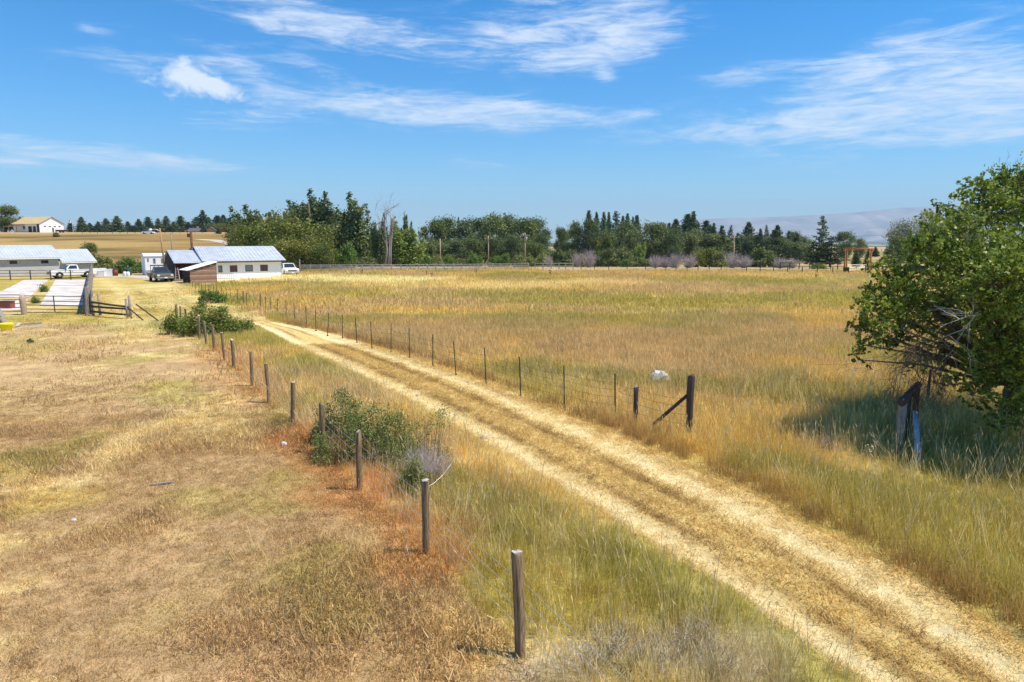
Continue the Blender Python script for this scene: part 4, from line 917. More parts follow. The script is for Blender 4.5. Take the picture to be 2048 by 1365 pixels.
TH = R(33); D = Vector((math.cos(TH), math.sin(TH)))
yR = 94.5; bR = AT(565, yR); bz = bR.z
barn = thing('barn', 'long white barn with pale metal roof, dark windows and an open lean-to', 'barn', bR, TH)
def bx(u): return LINE_T(u, (bR.x, bR.y), D)
EA, RI, W = ZT(94.5, 519.5)-bz, ZT(99.5, 494)-bz, 12.
xl0, xm = bx(347), bx(425)
holes = [(bx(a), bx(b), .95+k*.02, 1.85) for k, (a, b) in enumerate(((436, 444), (459, 474), (490, 505), (520, 535)))]
wall(MB(), xm, -.003, -.3, EA, 0, .15, holes).build('front_wall', wall_white, barn)
def gable_end(x, th, m, e, r, w, name='gable_wall'):
    mb = MB(); vs = [(0, -.3), (w, -.3), (w, e), (w/2, r), (0, e)]; n = 5
    v = [(x, a, b) for a, b in vs]+[(x+th, a, b) for a, b in vs]
    return mb.add(v, [tuple(range(n))[::-1], tuple(range(n, 2*n))]+[(i, (i+1) % n, n+(i+1) % n, n+i) for i in range(n)]).build(name, m, barn)
gable_end(.0, -.15, wall_white, EA, RI-.05, W); gable_end(xm-1.2, .12, wall_white, EA, RI-.05, W)
wall(MB(), xm-1.2, -.003, -.3, EA, W-.15, .15).build('back_wall', wall_white, barn)
ov = .55; sl = (RI-EA)/(W/2)
xj = bx(462)+.3
roofslope('roof', barn, xj, .45, -ov, EA-ov*sl+.05, W/2, RI+.05, roof_pale, .5)
roofslope('roof', barn, xm-1.3, xj-.01, -ov, EA-ov*sl+.04, W/2, RI+.04, roof_blue, .34)
roofslope('roof', barn, xm-1.3, .45, W+ov, EA-ov*sl+.05, W/2+.01, RI+.05, roof_pale, .5)
MB().box(((xm-1.3+.45)/2, -ov+.03, EA-ov*sl-.05), (.45-xm+1.3, .05, .16)).build('fascia', trim_dark, barn)
for k, h in enumerate(holes): window(barn, *h, .03, trim_dark if k != 1 else mat('red_frame', (.18, .08, .07), .7), (glass_grey, glass_brown, glass_grey, glass_brown)[k], 0)
# lean-to: lower roof, open front, left end with its shade painted in
E2, R2 = ZT(87, 523)-bz, ZT(92, 501.5)-bz
roofslope('lean_to_roof', barn, xl0, xm-.05, -ov+.05, E2-.28, W/2-.1, R2, roof_blue, .3)
roofslope('lean_to_roof', barn, xl0, xm-1.35, W, E2-.1, W/2-.09, R2, roof_blue, .3)
o = gable_end(xl0+.15, .1, dark_shaded, E2-.12, R2-.12, W-.4, 'end_wall')
wall(MB(), xl0+.3, xm-1.25, -.2, E2+.25, 2.6, .1).build('inner_wall', red_boards, barn)
for x in (xl0+.2, xl0+2.2, xm-.3): MB().box((x, .05, E2/2-.25), (.16, .16, E2+.2)).build('post', red_boards, barn)
MB().box(((xl0+xm)/2, .05, E2-.22), (xm-xl0-.3, .14, .2)).build('beam', dark_shaded, barn)
# stove pipe
sp = AT(388, 94.)
pp = thing('stove_pipe', 'rusty stove pipe standing up beside the lean-to roof', 'pipe', (sp.x, sp.y, bz))
rustm = mat('rust_pipe', (.14, .06, .035), .8, 5, .4, .2); zt_ = ZT(94, 465)-bz
MB().tube([(0, 0, 0), (0, 0, zt_)], .16, 12).build('pipe', rustm, pp, True)
MB().tube([(0, 0, R2-.5), (0, 0, R2+.1), (0, 0, R2+.32)], [.55, .42, .2], 12).build('flashing', trim_dark, pp, True)
MB().box((-.32, 0, zt_-.42), (.34, .3, .5)).box((-.1, 0, zt_-.4), (.2, .06, .06)).build('damper_box', rustm, pp)
# things kept under the lean-to
def local(th, x, y, z=0): return th.matrix_basis @ Vector((x, y, z)) if False else Vector((bR.x+D.x*x-D.y*y, bR.y+D.y*x+D.x*y, bz+z))
q = local(barn, bx(352), -.5); lad = thing('step_ladder', 'white step ladder leaning open at the lean-to post', 'ladder', q, TH)
for s in (-1, 1):
    MB().bar((s*.28, 0, 0), (s*.12, .25, 1.75), .06, .04).build('rail', pale_wood, lad); MB().bar((s*.28, .75, 0), (s*.12, .3, 1.72), .05, .03).build('rear_leg', pale_wood, lad)
for k in range(1, 6): MB().box((0, .25*k/6, 1.75*k/6), (.5-.045*k, .08, .03)).build('step', pale_wood, lad)
q = local(barn, bx(362), -.3); lb_ = thing('lumber_stack', 'pale boards stacked low under the lean-to front', 'lumber', q, TH)
for k in range(7): MB().box((random.uniform(-.1, .1), (k % 3)*.3-.3, .06+.075*(k//3)), (1.7+random.uniform(-.2, .3), .26, .06)).build('board', pale_wood if k % 3 else grey_wood, lb_)
q = local(barn, bx(372), .6); st = thing('metal_drum', 'bluish metal drum standing under the lean-to beside the shelter', 'drum', q)
MB().tube([(0, 0, 0), (0, 0, .3), (0, 0, .31), (0, 0, .6), (0, 0, .61), (0, 0, .9)], [.29, .29, .31, .31, .29, .29], 16).build('barrel', mat('blue_steel', (.2, .24, .3), .5, 5, .2, 0, metal=.5), st, True)
MB().tube([(0, 0, .9), (0, 0, .93)], [.3, .3], 16).build('rim', steel_pipe, st)

# the board shelter before the barn
s0 = G(381, 567.5); SH = thing('wooden_shelter', 'small weathered board shelter with a white single-slope roof', 'shelter', s0, R(44))
hl, hr_ = ZT(s0.y, 541)-s0.z, ZT(s0.y+2.1, 526)-s0.z; LX, LW = 3.15, 2.4
brownb = [mat('brown_board_%d' % i, c, .9, 4, .35, .3, stretch=(.8, 2, 5)) for i, c in enumerate(((.30, .185, .125), (.38, .25, .175), (.24, .14, .095)))]
nb_ = 12
for side in (0, 1):
    for k in range(nb_):
        z0, z1 = hr_*k/nb_, hr_*(k+1)/nb_-.018
        xs_ = 0 if z1 <= hl else LX*(z1-hl)/(hr_-hl)
        if xs_ > LX-.2: continue
        y = 0 if side == 0 else LW
        MB().box(((xs_+LX)/2+random.uniform(-.03, .03), y+random.uniform(-.012, .012), (z0+z1)/2), (LX-xs_, .04, z1-z0)).build('board', brownb[(k*7+side) % 3], SH)
for k in range(9):
    z0, z1 = hr_*k/9, hr_*(k+1)/9-.02
    MB().box((LX+.022, LW/2, (z0+z1)/2), (.04, LW-.1, z1-z0)).build('board', brownb[k % 3], SH)
for k in range(6):
    z0, z1 = hl*k/6, hl*(k+1)/6-.02
    MB().box((.0, LW*.5+.02, (z0+z1)/2), (.04, LW-.1, z1-z0)).build('board', dark_shaded, SH)  # left end away from the sun, its shade painted as near-black boards
for (x, y) in ((.05, .06), (LX-.05, .06), (.05, LW-.06), (LX-.05, LW-.06)): MB().box((x, y, (hl+(hr_-hl)*x/LX)/2-.1), (.09, .09, hl+(hr_-hl)*x/LX+.1)).build('corner_post', dark_wood, SH)
a_, b_ = Vector((-.35, 0, hl-.35*(hr_-hl)/LX)), Vector((LX+.12, 0, hr_+.12*(hr_-hl)/LX)); mr_ = MB()
mr_.add([a_+Vector((0, -.2, .04)), b_+Vector((0, -.2, .04)), b_+Vector((0, LW+.2, .04)), a_+Vector((0, LW+.2, .04)), a_+Vector((0, -.2, .10)), b_+Vector((0, -.2, .10)), b_+Vector((0, LW+.2, .10)), a_+Vector((0, LW+.2, .10))],
        [(3, 2, 1, 0), (4, 5, 6, 7), (0, 1, 5, 4), (1, 2, 6, 5), (2, 3, 7, 6), (3, 0, 4, 7)])
for k in range(8): yy = -.1+k*(LW+.2)/7; mr_.bar(a_+Vector((0, yy, .115)), b_+Vector((0, yy, .115)), .04, .03)
mr_.build('roof', mat('white_metal', (.84, .85, .86), .5, 2, .05, 0), SH)
# stock panel leaning beside it
q = G(434, 567); panel = thing('stock_panel', 'rusty wire stock panel standing right of the board shelter', 'panel', q, R(20)); wp = 31/F_PX*q.y; hp = ZT(q.y, 548.5)-q.z
for a, b in (((0, .02), (wp, .02)), ((0, hp), (wp, hp)), ((0, hp*.5), (wp, hp*.5))): MB().bar((a[0], 0, a[1]), (b[0], 0, b[1]), .035, .035).build('rail', rust_wire, panel)
for k in range(10): x = wp*k/9; MB().bar((x, .01, .02), (x, .01, hp), .02 if 0 < k < 9 else .05, .02).build('upright', rust_wire, panel)

# the grey shed on the left: two roofs
TG = R(48); DG = Vector((math.cos(TG), math.sin(TG))); gR = AT(120, 102)
shed = thing('grey_shed', 'grey sided shed with two stepped pale metal roofs at the left edge', 'shed', gR, TG)
def gxx(u): return LINE_T(u, (gR.x, gR.y), DG)
e1, r1, W1 = ZT(102, 513.5)-gR.z, ZT(105, 491.5)-gR.z, 8.4; L1 = gxx(0)-9
x2 = gxx(188); e2_, r2_, W2 = ZT(106, 521)-gR.z, ZT(110, 499)-gR.z, 7.4
hs1 = [(gxx(19), gxx(34), ZT(98, 528.5), ZT(98, 522)), (gxx(82), gxx(96.5), ZT(100.5, 527.5), ZT(100.5, 521))]
hs2 = [(gxx(138), gxx(154), ZT(104, 536), ZT(104, 529.5))]
wall(MB(), L1, 0, -.2, e1, 0, .15, hs1).build('front_wall', wall_grey, shed); wall(MB(), .003, x2, -.2, e2_, .35, .15, hs2).build('front_wall', wall_grey, shed)
def gable2(x, th, e, r, w, y0=0):
    vs = [(y0, -.2), (y0+w, -.2), (y0+w, e), (y0+w/2, r), (y0, e)]; n = 5
    v = [(x, a, b) for a, b in vs]+[(x+th, a, b) for a, b in vs]
    MB().add(v, [tuple(range(n))[::-1], tuple(range(n, 2*n))]+[(i, (i+1) % n, n+(i+1) % n, n+i) for i in range(n)]).build('gable_wall', wall_grey, shed)
gable2(-.003, -.15, e1-.02, r1-.06, W1-.01, .005); gable2(L1+.15, -.15, e1-.02, r1-.06, W1); gable2(x2+.003, -.15, e2_-.02, r2_-.06, W2, .36)
wall(MB(), L1, x2, -.2, e2_, W1-.6, .15).build('back_wall', wall_grey, shed)
s1 = (r1-e1)/(W1/2); s2 = (r2_-e2_)/(W2/2)
roofslope('roof', shed, L1-.3, .35, -.5, e1-.5*s1+.04, W1/2, r1+.04, roof_pale, .42); roofslope('roof', shed, L1-.3, .35, W1+.5, e1-.5*s1+.04, W1/2+.01, r1+.04, roof_pale, .42)
roofslope('roof', shed, .36, x2+.35, -.15, e2_-.5*s2+.04, .35+W2/2, r2_+.04, roof_pale, .42); roofslope('roof', shed, .36, x2+.35, W2+.8, e2_-.5*s2+.04, .36+W2/2, r2_+.04, roof_pale, .42)
MB().box(((L1+.35)/2, -.48, e1-.5*s1-.04), (.35-L1+.2, .05, .15)).build('fascia', white_paint, shed); MB().box(((.36+x2+.3)/2, -.13, e2_-.5*s2-.04), (x2, .05, .13)).build('fascia', white_paint, shed)
for h in hs1: window(shed, *h, .03, trim_dark, glass, 1)
for h in hs2: window(shed, *h, .38, white_paint, glass, 0, w=.1)

# trailer home
tR = AT(292, 100); TT = R(36); trailer = thing('trailer_home', 'white trailer home with rounded roof behind the dark truck', 'trailer', tR, TT); DT = Vector((math.cos(TT), math.sin(TT)))
def tx_(u): return LINE_T(u, (tR.x, tR.y), DT)
LT, eT = 11., ZT(100, 513)-tR.z; wT = 3.0
hsT = [(tx_(a), tx_(b), ZT(101, v1)-tR.z, ZT(101, v0)-tR.z) for a, b, v0, v1 in ((294.5, 297.5, 517, 524), (306, 311, 517.5, 527.5), (322, 327, 517.5, 527.5))]
wall(MB(), 0, LT, .75, eT, 0, .1, hsT).build('front_wall', white_paint, trailer)
MB().box((LT/2, .06, .36), (LT-.1, .06, .75)).build('skirting', mat('blue_grey_skirt', (.30, .37, .44), .7, 3, .1, .05), trailer)
MB().box((-.0, wT/2+.06, (.75+eT)/2-.3), (.1, wT-.13, eT-.1)).build('end_wall', white_paint, trailer); MB().box((LT, wT/2+.06, (.75+eT)/2-.3), (.1, wT-.13, eT-.1)).build('end_wall', white_paint, trailer)
prof = [(-.12, eT)]+[(-.12+(wT+.24)*k/8, eT+.36*math.sin(math.pi*k/8)+.05) for k in range(9)]+[(wT+.12, eT)]
vs_ = [(-.12, a, b) for a, b in prof]+[(LT+.12, a, b) for a, b in prof]; n = len(prof)
MB().add(vs_, [tuple(range(n))[::-1], tuple(range(n, 2*n))]+[(i, (i+1) % n, n+(i+1) % n, n+i) for i in range(n)]).build('roof', mat('white_roof', (.82, .82, .82), .6, 2, .05, 0), trailer)
for k, h in enumerate(hsT): window(trailer, *h, .03, mat('brown_frame', (.28, .2, .17), .7), glass_grey if k else glass, 0)

# light pole in the yard and the bare pole beside it
lp = AT(333, 91); light = thing('yard_light_pole', 'leaning wooden pole with a street light arm behind the dark truck', 'light pole', lp); hp = ZT(91, 457)-lp.z; dx = -6/F_PX*91
MB().tube([(0, 0, -.5), (dx*.5, 0, hp*.5), (dx, 0, hp)], [.15, .13, .10], 10).build('pole', mat('brown_pole', (.36, .22, .12), .9, 5, .25, .2, stretch=(5, 5, .5)), light, True)
MB().tube([(dx, -.05, hp-.35), (dx-.5, -.1, hp-.12), (dx-1.0, -.15, hp-.18)], .06, 8).build('arm', wire_m, light, True)
MB().tube([(dx-.95, -.15, hp-.17), (dx-1.15, -.15, hp-.2), (dx-1.35, -.15, hp-.3)], [.1, .19, .12], 10).build('lamp_head', white_paint, light, True)
p2 = AT(347, 125); bp_ = thing('grey_pole', 'plain grey pole rising behind the lean-to roof', 'pole', p2); hh = ZT(125, 468)-p2.z
MB().tube([(0, 0, -.3), (0, 0, hh)], [.14, .11], 10).build('shaft', grey_wood, bp_, True); MB().tube([(0, 0, hh), (0, 0, hh+.12)], [.12, .03], 10).build('cap', steel_pipe, bp_, True)

# ------------------------------------------------------------------ vehicles
tyre_m = mat('tyre', (.02, .02, .02), .9, 8, .2, .1); rim_m = mat('rim', (.5, .5, .5), .4, 5, .1, 0, metal=.6); chrome = mat('chrome', (.6, .6, .6), .3, 5, .1, 0, metal=.8); lampm = mat('headlight', (.7, .72, .72), .2, 5, .05, 0)
def pickup(name, label, loc, rz, paint, low, flatbed=False):
    t = thing(name, label, 'truck', loc, rz); r = .39; wx = (-1.62, 1.75)
    def arch(cx): return [(cx+.48*math.cos(a), .40+.48*math.sin(a)) for a in np.linspace(0, math.pi, 9)]
    low_z = .45; back = -.62 if flatbed else -2.75
    prof = [(2.74, low_z)]+[(2.76, .62), (2.74, .98), (2.62, 1.08), (1.02, 1.17), (back, 1.17), (back, low_z)]
    if not flatbed: prof += [q for q in arch(wx[0])[::-1]]
    prof += [q for q in arch(wx[1])[::-1]]
    body = MB().prism(prof, -.96, .96).build('body', [paint], t, bevel=.05)
    # greenhouse
    b = [(-.66, -.90), (1.06, -.90), (1.06, .90), (-.66, .90)]; tp = [(-.52, -.72), (.42, -.72), (.42, .72), (-.52, .72)]; z0, z1 = 1.16, 1.80
    MB().add([(x, y, z0) for x, y in b]+[(x, y, z1) for x, y in tp], [(3, 2, 1, 0), (4, 5, 6, 7), (0, 1, 5, 4), (1, 2, 6, 5), (2, 3, 7, 6), (3, 0, 4, 7)]).build('cab', paint, t, bevel=.06)
    V = [Vector((x, y, z0)) for x, y in b]+[Vector((x, y, z1)) for x, y in tp]
    def pane(nm, ids, f0=.12, f1=.88, g0=.1, g1=.9):
        a, b2, c, d = [V[i] for i in ids]; n = (b2-a).cross(d-a).normalized()*.012
        def P(s, tt): return a.lerp(b2, s).lerp(d.lerp(c, s), tt)+n
        MB().add([P(f0, g0), P(f1, g0), P(f1, g1), P(f0, g1)], [(0, 1, 2, 3)]).build(nm, glass, t)
    pane('windshield', (1, 2, 6, 5), .06, .94, .06, .92); pane('side_window', (0, 1, 5, 4), .12, .86, .16, .88); pane('side_window', (2, 3, 7, 6), .14, .88, .16, .88); pane('rear_window', (3, 0, 4, 7))
    if flatbed:
        MB().box((-1.75, 0, .98), (2.3, 2.15, .1)).build('flatbed', low, t, bevel=.02)
        hb = MB()
        for y in (-.95, -.5, 0, .5, .95): hb.box((-.72, y, 1.5), (.06, .06, .96))
        hb.box((-.72, 0, 1.96), (.07, 2.0, .14)).build('rack', steel_pipe, t)
        MB().box((-1.7, 0, .65), (2.2, .9, .3)).build('chassis', trim_dark, t); 
        for y in (-.98, .98): MB().box((-1.75, y, .78), (2.0, .16, .34)).build('side_box', low, t, bevel=.02)
    else:
        MB().box((-1.7, 0, 1.176), (1.95, 1.7, .012)).build('bed_liner', trim_dark, t); MB().box((-2.78, 0, .86), (.05, 1.75, .5)).build('tailgate', paint, t, bevel=.015)
    MB().box((2.78, 0, .56), (.14, 1.94, .22)).build('bumper', chrome if not flatbed else low, t, bevel=.03); MB().box((-2.86, 0, .58), (.12, 1.9, .18)).build('bumper', chrome, t, bevel=.03)
    MB().box((2.765, 0, .84), (.05, 1.16, .24)).build('grille', trim_dark, t); MB().box((2.79, 0, .845), (.03, 1.2, .045)).box((2.785, 0, .955), (.03, 1.2, .03)).build('grille_bar', chrome, t)
    for y in (-.76, .76):
        MB().box((2.765, y, .84), (.06, .32, .2)).build('headlight', lampm, t, bevel=.02); MB().bar((.95, y*1.18, 1.24), (.95, y*1.48, 1.3), .1, .16).build('mirror', trim_dark, t)
    MB().box((2.86, .05, .56), (.012, .34, .15)).build('licence_plate', white_paint, t)
    for x in wx:
        for y in (-.86, .86):
            w = MB().tube([(x, y-.13, r), (x, y-.09, r), (x, y+.09, r), (x, y+.13, r)], [r*.93, r, r, r*.93], 20).build('wheel', tyre_m, t, True)
            s = .14 if y > 0 else -.14; MB().tube([(x, y+s*.7, r), (x, y+s, r)], [r*.58, r*.5], 14).build('rim', rim_m, w, True)
    for y in (-.975, .975): MB().box((.2, y, .95), (.14, .02, .035)).build('door_handle', trim_dark, t)
    return t
q = AT(145, 95); pickup('pickup_truck', 'white pickup truck parked broadside before the grey shed', q, TG+math.pi, white_paint, white_paint)
q = AT(322, 86.5); pickup('flatbed_truck', 'dark green flatbed truck facing the camera beside the lean-to', q, R(-90+38), mat('dark_green_paint', (.035, .05, .05), .3, 2, .15, 0, spec=.6), mat('rusty_grey', (.30, .26, .23), .8, 4, .3, .1), True)
q = AT(577, 101); pickup('pickup_truck', 'white pickup truck parked at the right end of the barn', q, R(-60), white_paint, white_paint)

# ------------------------------------------------------------------ yard things
def crate(name, label, cat, u, y, size, rz, m, lidm=None, lidh=.06, z=0):
    p = AT(u, y); t = thing(name, label, cat, p+Vector((0, 0, z)), rz); MB().box((0, 0, size[2]/2), size).build('body', m, t, bevel=.03)
    MB().box((0, 0, size[2]+lidh/2+.003), (size[0]*1.04, size[1]*1.04, lidh)).build('lid', lidm or m, t, bevel=.02); return t
crate('chest_freezer', 'long white chest freezer beside the end of the grey shed', 'freezer', 196, 101, (2.1, .9, .95), TG, white_paint)
crate('chest_freezer', 'white chest freezer with grey front nearest the log fence', 'freezer', 199, 98, (1.5, .8, .75), R(15), mat('offwhite', (.72, .70, .70), .5))
crate('chest_freezer', 'boxy white freezer left of the rust red barrel', 'freezer', 216, 99, (1.5, .9, .9), R(12), white_paint)
p = AT(231.5, 99); b = thing('rusty_barrel', 'rust red barrel right of the white freezers', 'barrel', p); rr_ = mat('rust_red', (.24, .06, .025), .85, 5, .35, .2)
MB().tube([(0, 0, 0), (0, 0, .3), (0, 0, .32), (0, 0, .64), (0, 0, .66), (0, 0, .98)], [.30, .30, .32, .32, .30, .30], 16).build('barrel_body', rr_, b, True); MB().tube([(0, 0, .96), (0, 0, 1.0)], .325, 16).build('rim', rr_, b)
def bin_(label, u, y, h, w, m, m2):
    p = AT(u, y); t = thing('wheeled_bin', label, 'bin', p, R(-20)); vs = [(-.42, -.42), (.42, -.42), (.42, .42), (-.42, .42)]
    MB().add([(a*w, c*w, .06) for a, c in vs]+[(a*w*1.2, c*w*1.2, h) for a, c in vs], [(3, 2, 1, 0), (4, 5, 6, 7), (0, 1, 5, 4), (1, 2, 6, 5), (2, 3, 7, 6), (3, 0, 4, 7)]).build('bin_body', m, t, bevel=.02)
    MB().prism([(-.54*w, h), (.54*w, h), (.5*w, h+.07), (-.4*w, h+.1)], -.54*w, .54*w).build('lid', m2, t, bevel=.015)
    for s in (-1, 1): MB().tube([(-.4*w, s*.36*w, .1), (-.4*w, s*.44*w, .1)], .1, 12).build('wheel', tyre_m, t)
gb_ = mat('green_plastic', (.05, .09, .075), .5, 4, .1, 0); bk_ = mat('black_plastic', (.03, .035, .04), .5, 4, .1, 0)
bin_('dark green wheeled bin in the yard left of the bush', 257, 99.5, .98, .75, gb_, gb_); bin_('dark wheeled bin at the foot of the left gateway posts', 1691, 108, .85, .75, bk_, bk_)
for i, (u, lab) in enumerate(((250, 'white plastic jug drum left of the green bin'), (256.5, 'small white drum standing before the green bin'))):
    p = AT(u, 98+i*-.6); t = thing('plastic_drum', lab, 'drum', p); MB().tube([(0, 0, 0), (0, 0, .05), (0, 0, .5), (0, 0, .62), (0, 0, .68)], [.2, .23, .23, .2, .1], 14).build('drum_body', white_paint, t, True); MB().tube([(0, 0, .66), (0, 0, .74)], .06, 10).build('cap', bk_, t)
# yellow tub and boards lying in the corral yard
p = G(13, 661); s = p.y/F_PX; t = thing('yellow_tub', 'bright yellow feed tub on the ground at the left edge', 'tub', p)
ym = mat('yellow_plastic', (.80, .75, .03), .5, 3, .05, 0); h = ZT(p.y, 647)-p.z
pr = [(.0, .0), (9*s, 0), (12.5*s, h*.9), (13*s, h), (12.3*s, h), (9*s, .05), (0, .05)]; n = 22; mb = MB()
for r_, z_ in pr: mb.v += [(r_*math.cos(2*math.pi*k/n), r_*math.sin(2*math.pi*k/n), z_) for k in range(n)]
for i in range(len(pr)-1):
    for k in range(n): mb.f.append((i*n+k, i*n+(k+1) % n, (i+1)*n+(k+1) % n, (i+1)*n+k)); mb.m.append(0)
mb.build('tub_body', ym, t, True)
for sgn in (-1, 1): MB().tube([(sgn*12.6*s, -.08, h*.75), (sgn*15*s, -.05, h*.82), (sgn*15*s, .05, h*.82), (sgn*12.6*s, .08, h*.75)], .018, 6).build('handle', ym, t)
def plank(label, ua, va, ub, vb, w=.16, th=.05, m=None, za=0., zb=0.):
    a, b = G(ua, va), G(ub, vb); t = link('loose_board', MB().bar(Vector((0, 0, th/2+za)), b-a+Vector((0, 0, th/2+zb)), w, th).mesh('loose_board', m or grey_wood), None, a, label=label, cat='board')
plank('long pale board lying on the ground right of the yellow tub', 30, 658, 91, 654, .2, .07, pale_wood); plank('dark weathered board lying behind the long pale board', 42, 651, 83, 648, .2, .1, grey_wood); plank('short pale board lying across the two long boards', 34, 656, 40, 650, .18, .06, pale_wood, .07, .07)
plank('grey board leaning steeply behind the yellow tub', 13, 650, -6, 645, .2, .06, grey_wood, 0, 1.3)
plank('dark pole lying tilted behind the yellow tub', 6, 652, -8, 648, .1, .1, dark_wood, 0, .6)
# corral: tube gate, pipe panels, log fences
def railing(name, label, cat, A, B, h, rails, posts, m, postm=None, rr=.028, pr_=.045, ext=.08, group=None, square=False, gate=False):
    t = thing(name, label, cat, A, 0, group); d = B-A; n = posts
    for k in range(n+1):
        q = d*(k/n); q = Vector((q.x, q.y, H(A.x+q.x, A.y+q.y)-A.z)); z0 = -.15 if not gate else .12
        (MB().box(q+Vector((0, 0, (h+ext+z0)/2)), (pr_*2, pr_*2, h+ext-z0), rz=math.atan2(d.y, d.x)) if square else MB().tube([q+Vector((0, 0, z0)), q+Vector((0, 0, h+ext))], pr_, 8)).build('post', postm or m, t)
    for z in rails:
        for k in range(n):
            a, b = d*(k/n), d*((k+1)/n); j = lambda: random.uniform(-.015, .015)
            (MB().bar(Vector((a.x, a.y, H(A.x+a.x, A.y+a.y)-A.z+z+j())), Vector((b.x, b.y, H(A.x+b.x, A.y+b.y)-A.z+z+j())), rr*.7, rr*2) if square else MB().tube([Vector((a.x, a.y, H(A.x+a.x, A.y+a.y)-A.z+z+j())), Vector((b.x, b.y, H(A.x+b.x, A.y+b.y)-A.z+z+j()))], rr, 6)).build('rail', m, t)
    return t
A, B = G(52, 629), G(169, 630)
g = railing('tube_gate', 'wide rusty tube farm gate across the concrete pad', 'gate', A, B, ZT(A.y, 591.5)-A.z, [], 2, steel_pipe, rr=.03, pr_=.035, ext=0, gate=True); hg = ZT(A.y, 591.5)-A.z
for z in (.14, .38, .66, .94, hg-.02): MB().tube([Vector((0, 0, z)), B-A+Vector((0, 0, z-.02))], .03, 6).build('rail', steel_pipe, g)
q = G(48, 630); link('gate_post', noisy_post(MB(), ZT(q.y, 589)-q.z, .19, seed=8, n=9).mesh('gate_post', [mat('tan_post', (.40, .30, .21), .9, 4, .3, .4, stretch=(5, 5, .6)), post_top], True), None, q, label='thick tan wooden post at the hinge of the tube gate', cat='post')
A, B = G(-70, 631), G(44, 629); railing('corral_fence', 'rusty pipe corral panel left of the tan gate post', 'fence', A, B, ZT(B.y, 590)-B.z, [.2, .48, .76, 1.05, ZT(B.y, 590)-B.z], 2, steel_pipe, rr=.028, pr_=.04, ext=.0)
A, B = G(-60, 561), G(182, 559.5); hA = ZT(A.y, 541.5)-A.z; railing('pipe_fence', 'dark pipe rail fence along the back of the concrete pad', 'fence', A, B, hA, [.14, hA*.4, hA*.72, hA], 6, steel_pipe, rr=.035, pr_=.075, ext=.05)
A, B = G(178, 629), G(185, 556)
lf = railing('log_fence', 'tall weathered grey log fence running back beside the concrete pad', 'fence', A, B, 1.75, [.3, .75, 1.2, 1.6], 9, grey_wood, rr=.085, pr_=.12, ext=.18)
for k, (du, h_) in enumerate(((-7, 1.35), (-4, 1.95), (5, 1.5), (8, 1.75))):
    q = G(178+du, 629+(k % 2)*2)-A; MB().tube([q+Vector((0, 0, -.2)), q+Vector((random.uniform(-.15, .15), 0, h_))], [.11, .08], 8).build('post', grey_wood if k % 2 else dark_wood, lf)
A, B = G(187, 632), G(256, 638); t = thing('log_rail', 'short sagging section of three dark log rails beside the lane', 'fence', A); d = B-A
for z0, z1 in ((ZT(A.y, 604)-A.z, ZT(B.y, 614)-A.z), (ZT(A.y, 613)-A.z, ZT(B.y, 618)-A.z), (ZT(A.y, 623)-A.z, ZT(B.y, 630)-A.z)): MB().tube([Vector((-.2, 0, z0)), d*.5+Vector((0, 0, (z0+z1)/2-.02)), d+Vector((.1, 0, z1))], [.075, .07, .065], 8).build('rail', dark_wood, t, True)
for q, h_ in ((Vector((0, 0, 0)), 1.3), (d, 1.35), (d+Vector((.16, .1, 0)), 1.55), (Vector((.3, .3, 0)), 1.5)): MB().tube([q+Vector((0, 0, -.2)), q+Vector((random.uniform(-.06, .06), 0, h_))], [.10, .07], 8).build('post', grey_wood, t, True)
for u, v, u2, v2, lab in ((290, 641, 285, 614, 'short dark steel post leaning slightly in the mown lane'), (321, 642, 303, 609, 'longer dark post leaning far over left in the lane')):
    p = G(u, v); tp_ = Vector(((u2-1024)/F_PX*(p.y*CP+2.5), p.y, ZT(p.y, v2)))-p; link('leaning_post', MB().tube([(0, 0, -.1), tp_], .05, 6).mesh('leaning_post', dark_wood), None, p, label=lab, cat='post')
p = G(14, 618); t = thing('feed_box', 'small red and white feed box inside the corral', 'box', p); MB().box((0, 0, .3), (.95, .5, .5)).build('body', mat('faded_red', (.30, .07, .05), .8), t, bevel=.02); MB().box((0, 0, .575), (1.05, .6, .04)).build('lid', dark_wood, t); MB().box((.0, -.01, .03), (1.2, .6, .06)).build('base', pale_wood, t)

# ------------------------------------------------------------------ far fences
def poly_fence(name, label, pts, h, rails, m, rr=.05, pr_=.06, square=True, railm=None, hs=None):
    A = Vector(pts[0]); t = thing(name, label, 'fence', A); pm = None
    for i, p in enumerate(pts):
        q = Vector(p)-A; hh = (hs or {}).get(i, h); MB().box(q+Vector((0, 0, hh/2-.1)), (pr_*2, pr_*2, hh+.3)).build('post', m, t)
    for z in rails:
        for a, b in zip(pts[:-1], pts[1:]): MB().bar(Vector(a)-A+Vector((0, -pr_-.02, z)), Vector(b)-A+Vector((0, -pr_-.02, z)), .04, rr*2).build('rail', railm or m, t)
    return t
silver = mat('silver_rail', (.42, .37, .33), .9, 4, .3, .2)
us = [600, 621, 642, 661, 682, 703, 724, 744, 764, 783, 802, 821, 838, 855, 872, 889, 906, 923, 940, 957, 970, 986, 1000, 1014, 1029, 1043, 1057]
poly_fence('rail_fence', 'weathered silver rail fence across the far side of the pasture', [AT(u, 112+(u-600)*.014) for u in us], 1.15, (.45, .8, 1.1), silver, .07, .08, hs={0: 2.0})
poly_fence('rail_fence', 'short silver rail fence continuing beyond the middle power pole', [AT(u, 122) for u in (1070, 1086, 1102, 1118, 1131, 1146)], 1.1, (.6, 1.05), silver, .07, .08)
poly_fence('rail_fence', 'low weathered rails angled beside the truck at the barn end', [AT(u, y) for u, y in ((566, 103), (576, 105), (586, 107))], 1.0, (.35, .65, .95), silver, .06, .07)
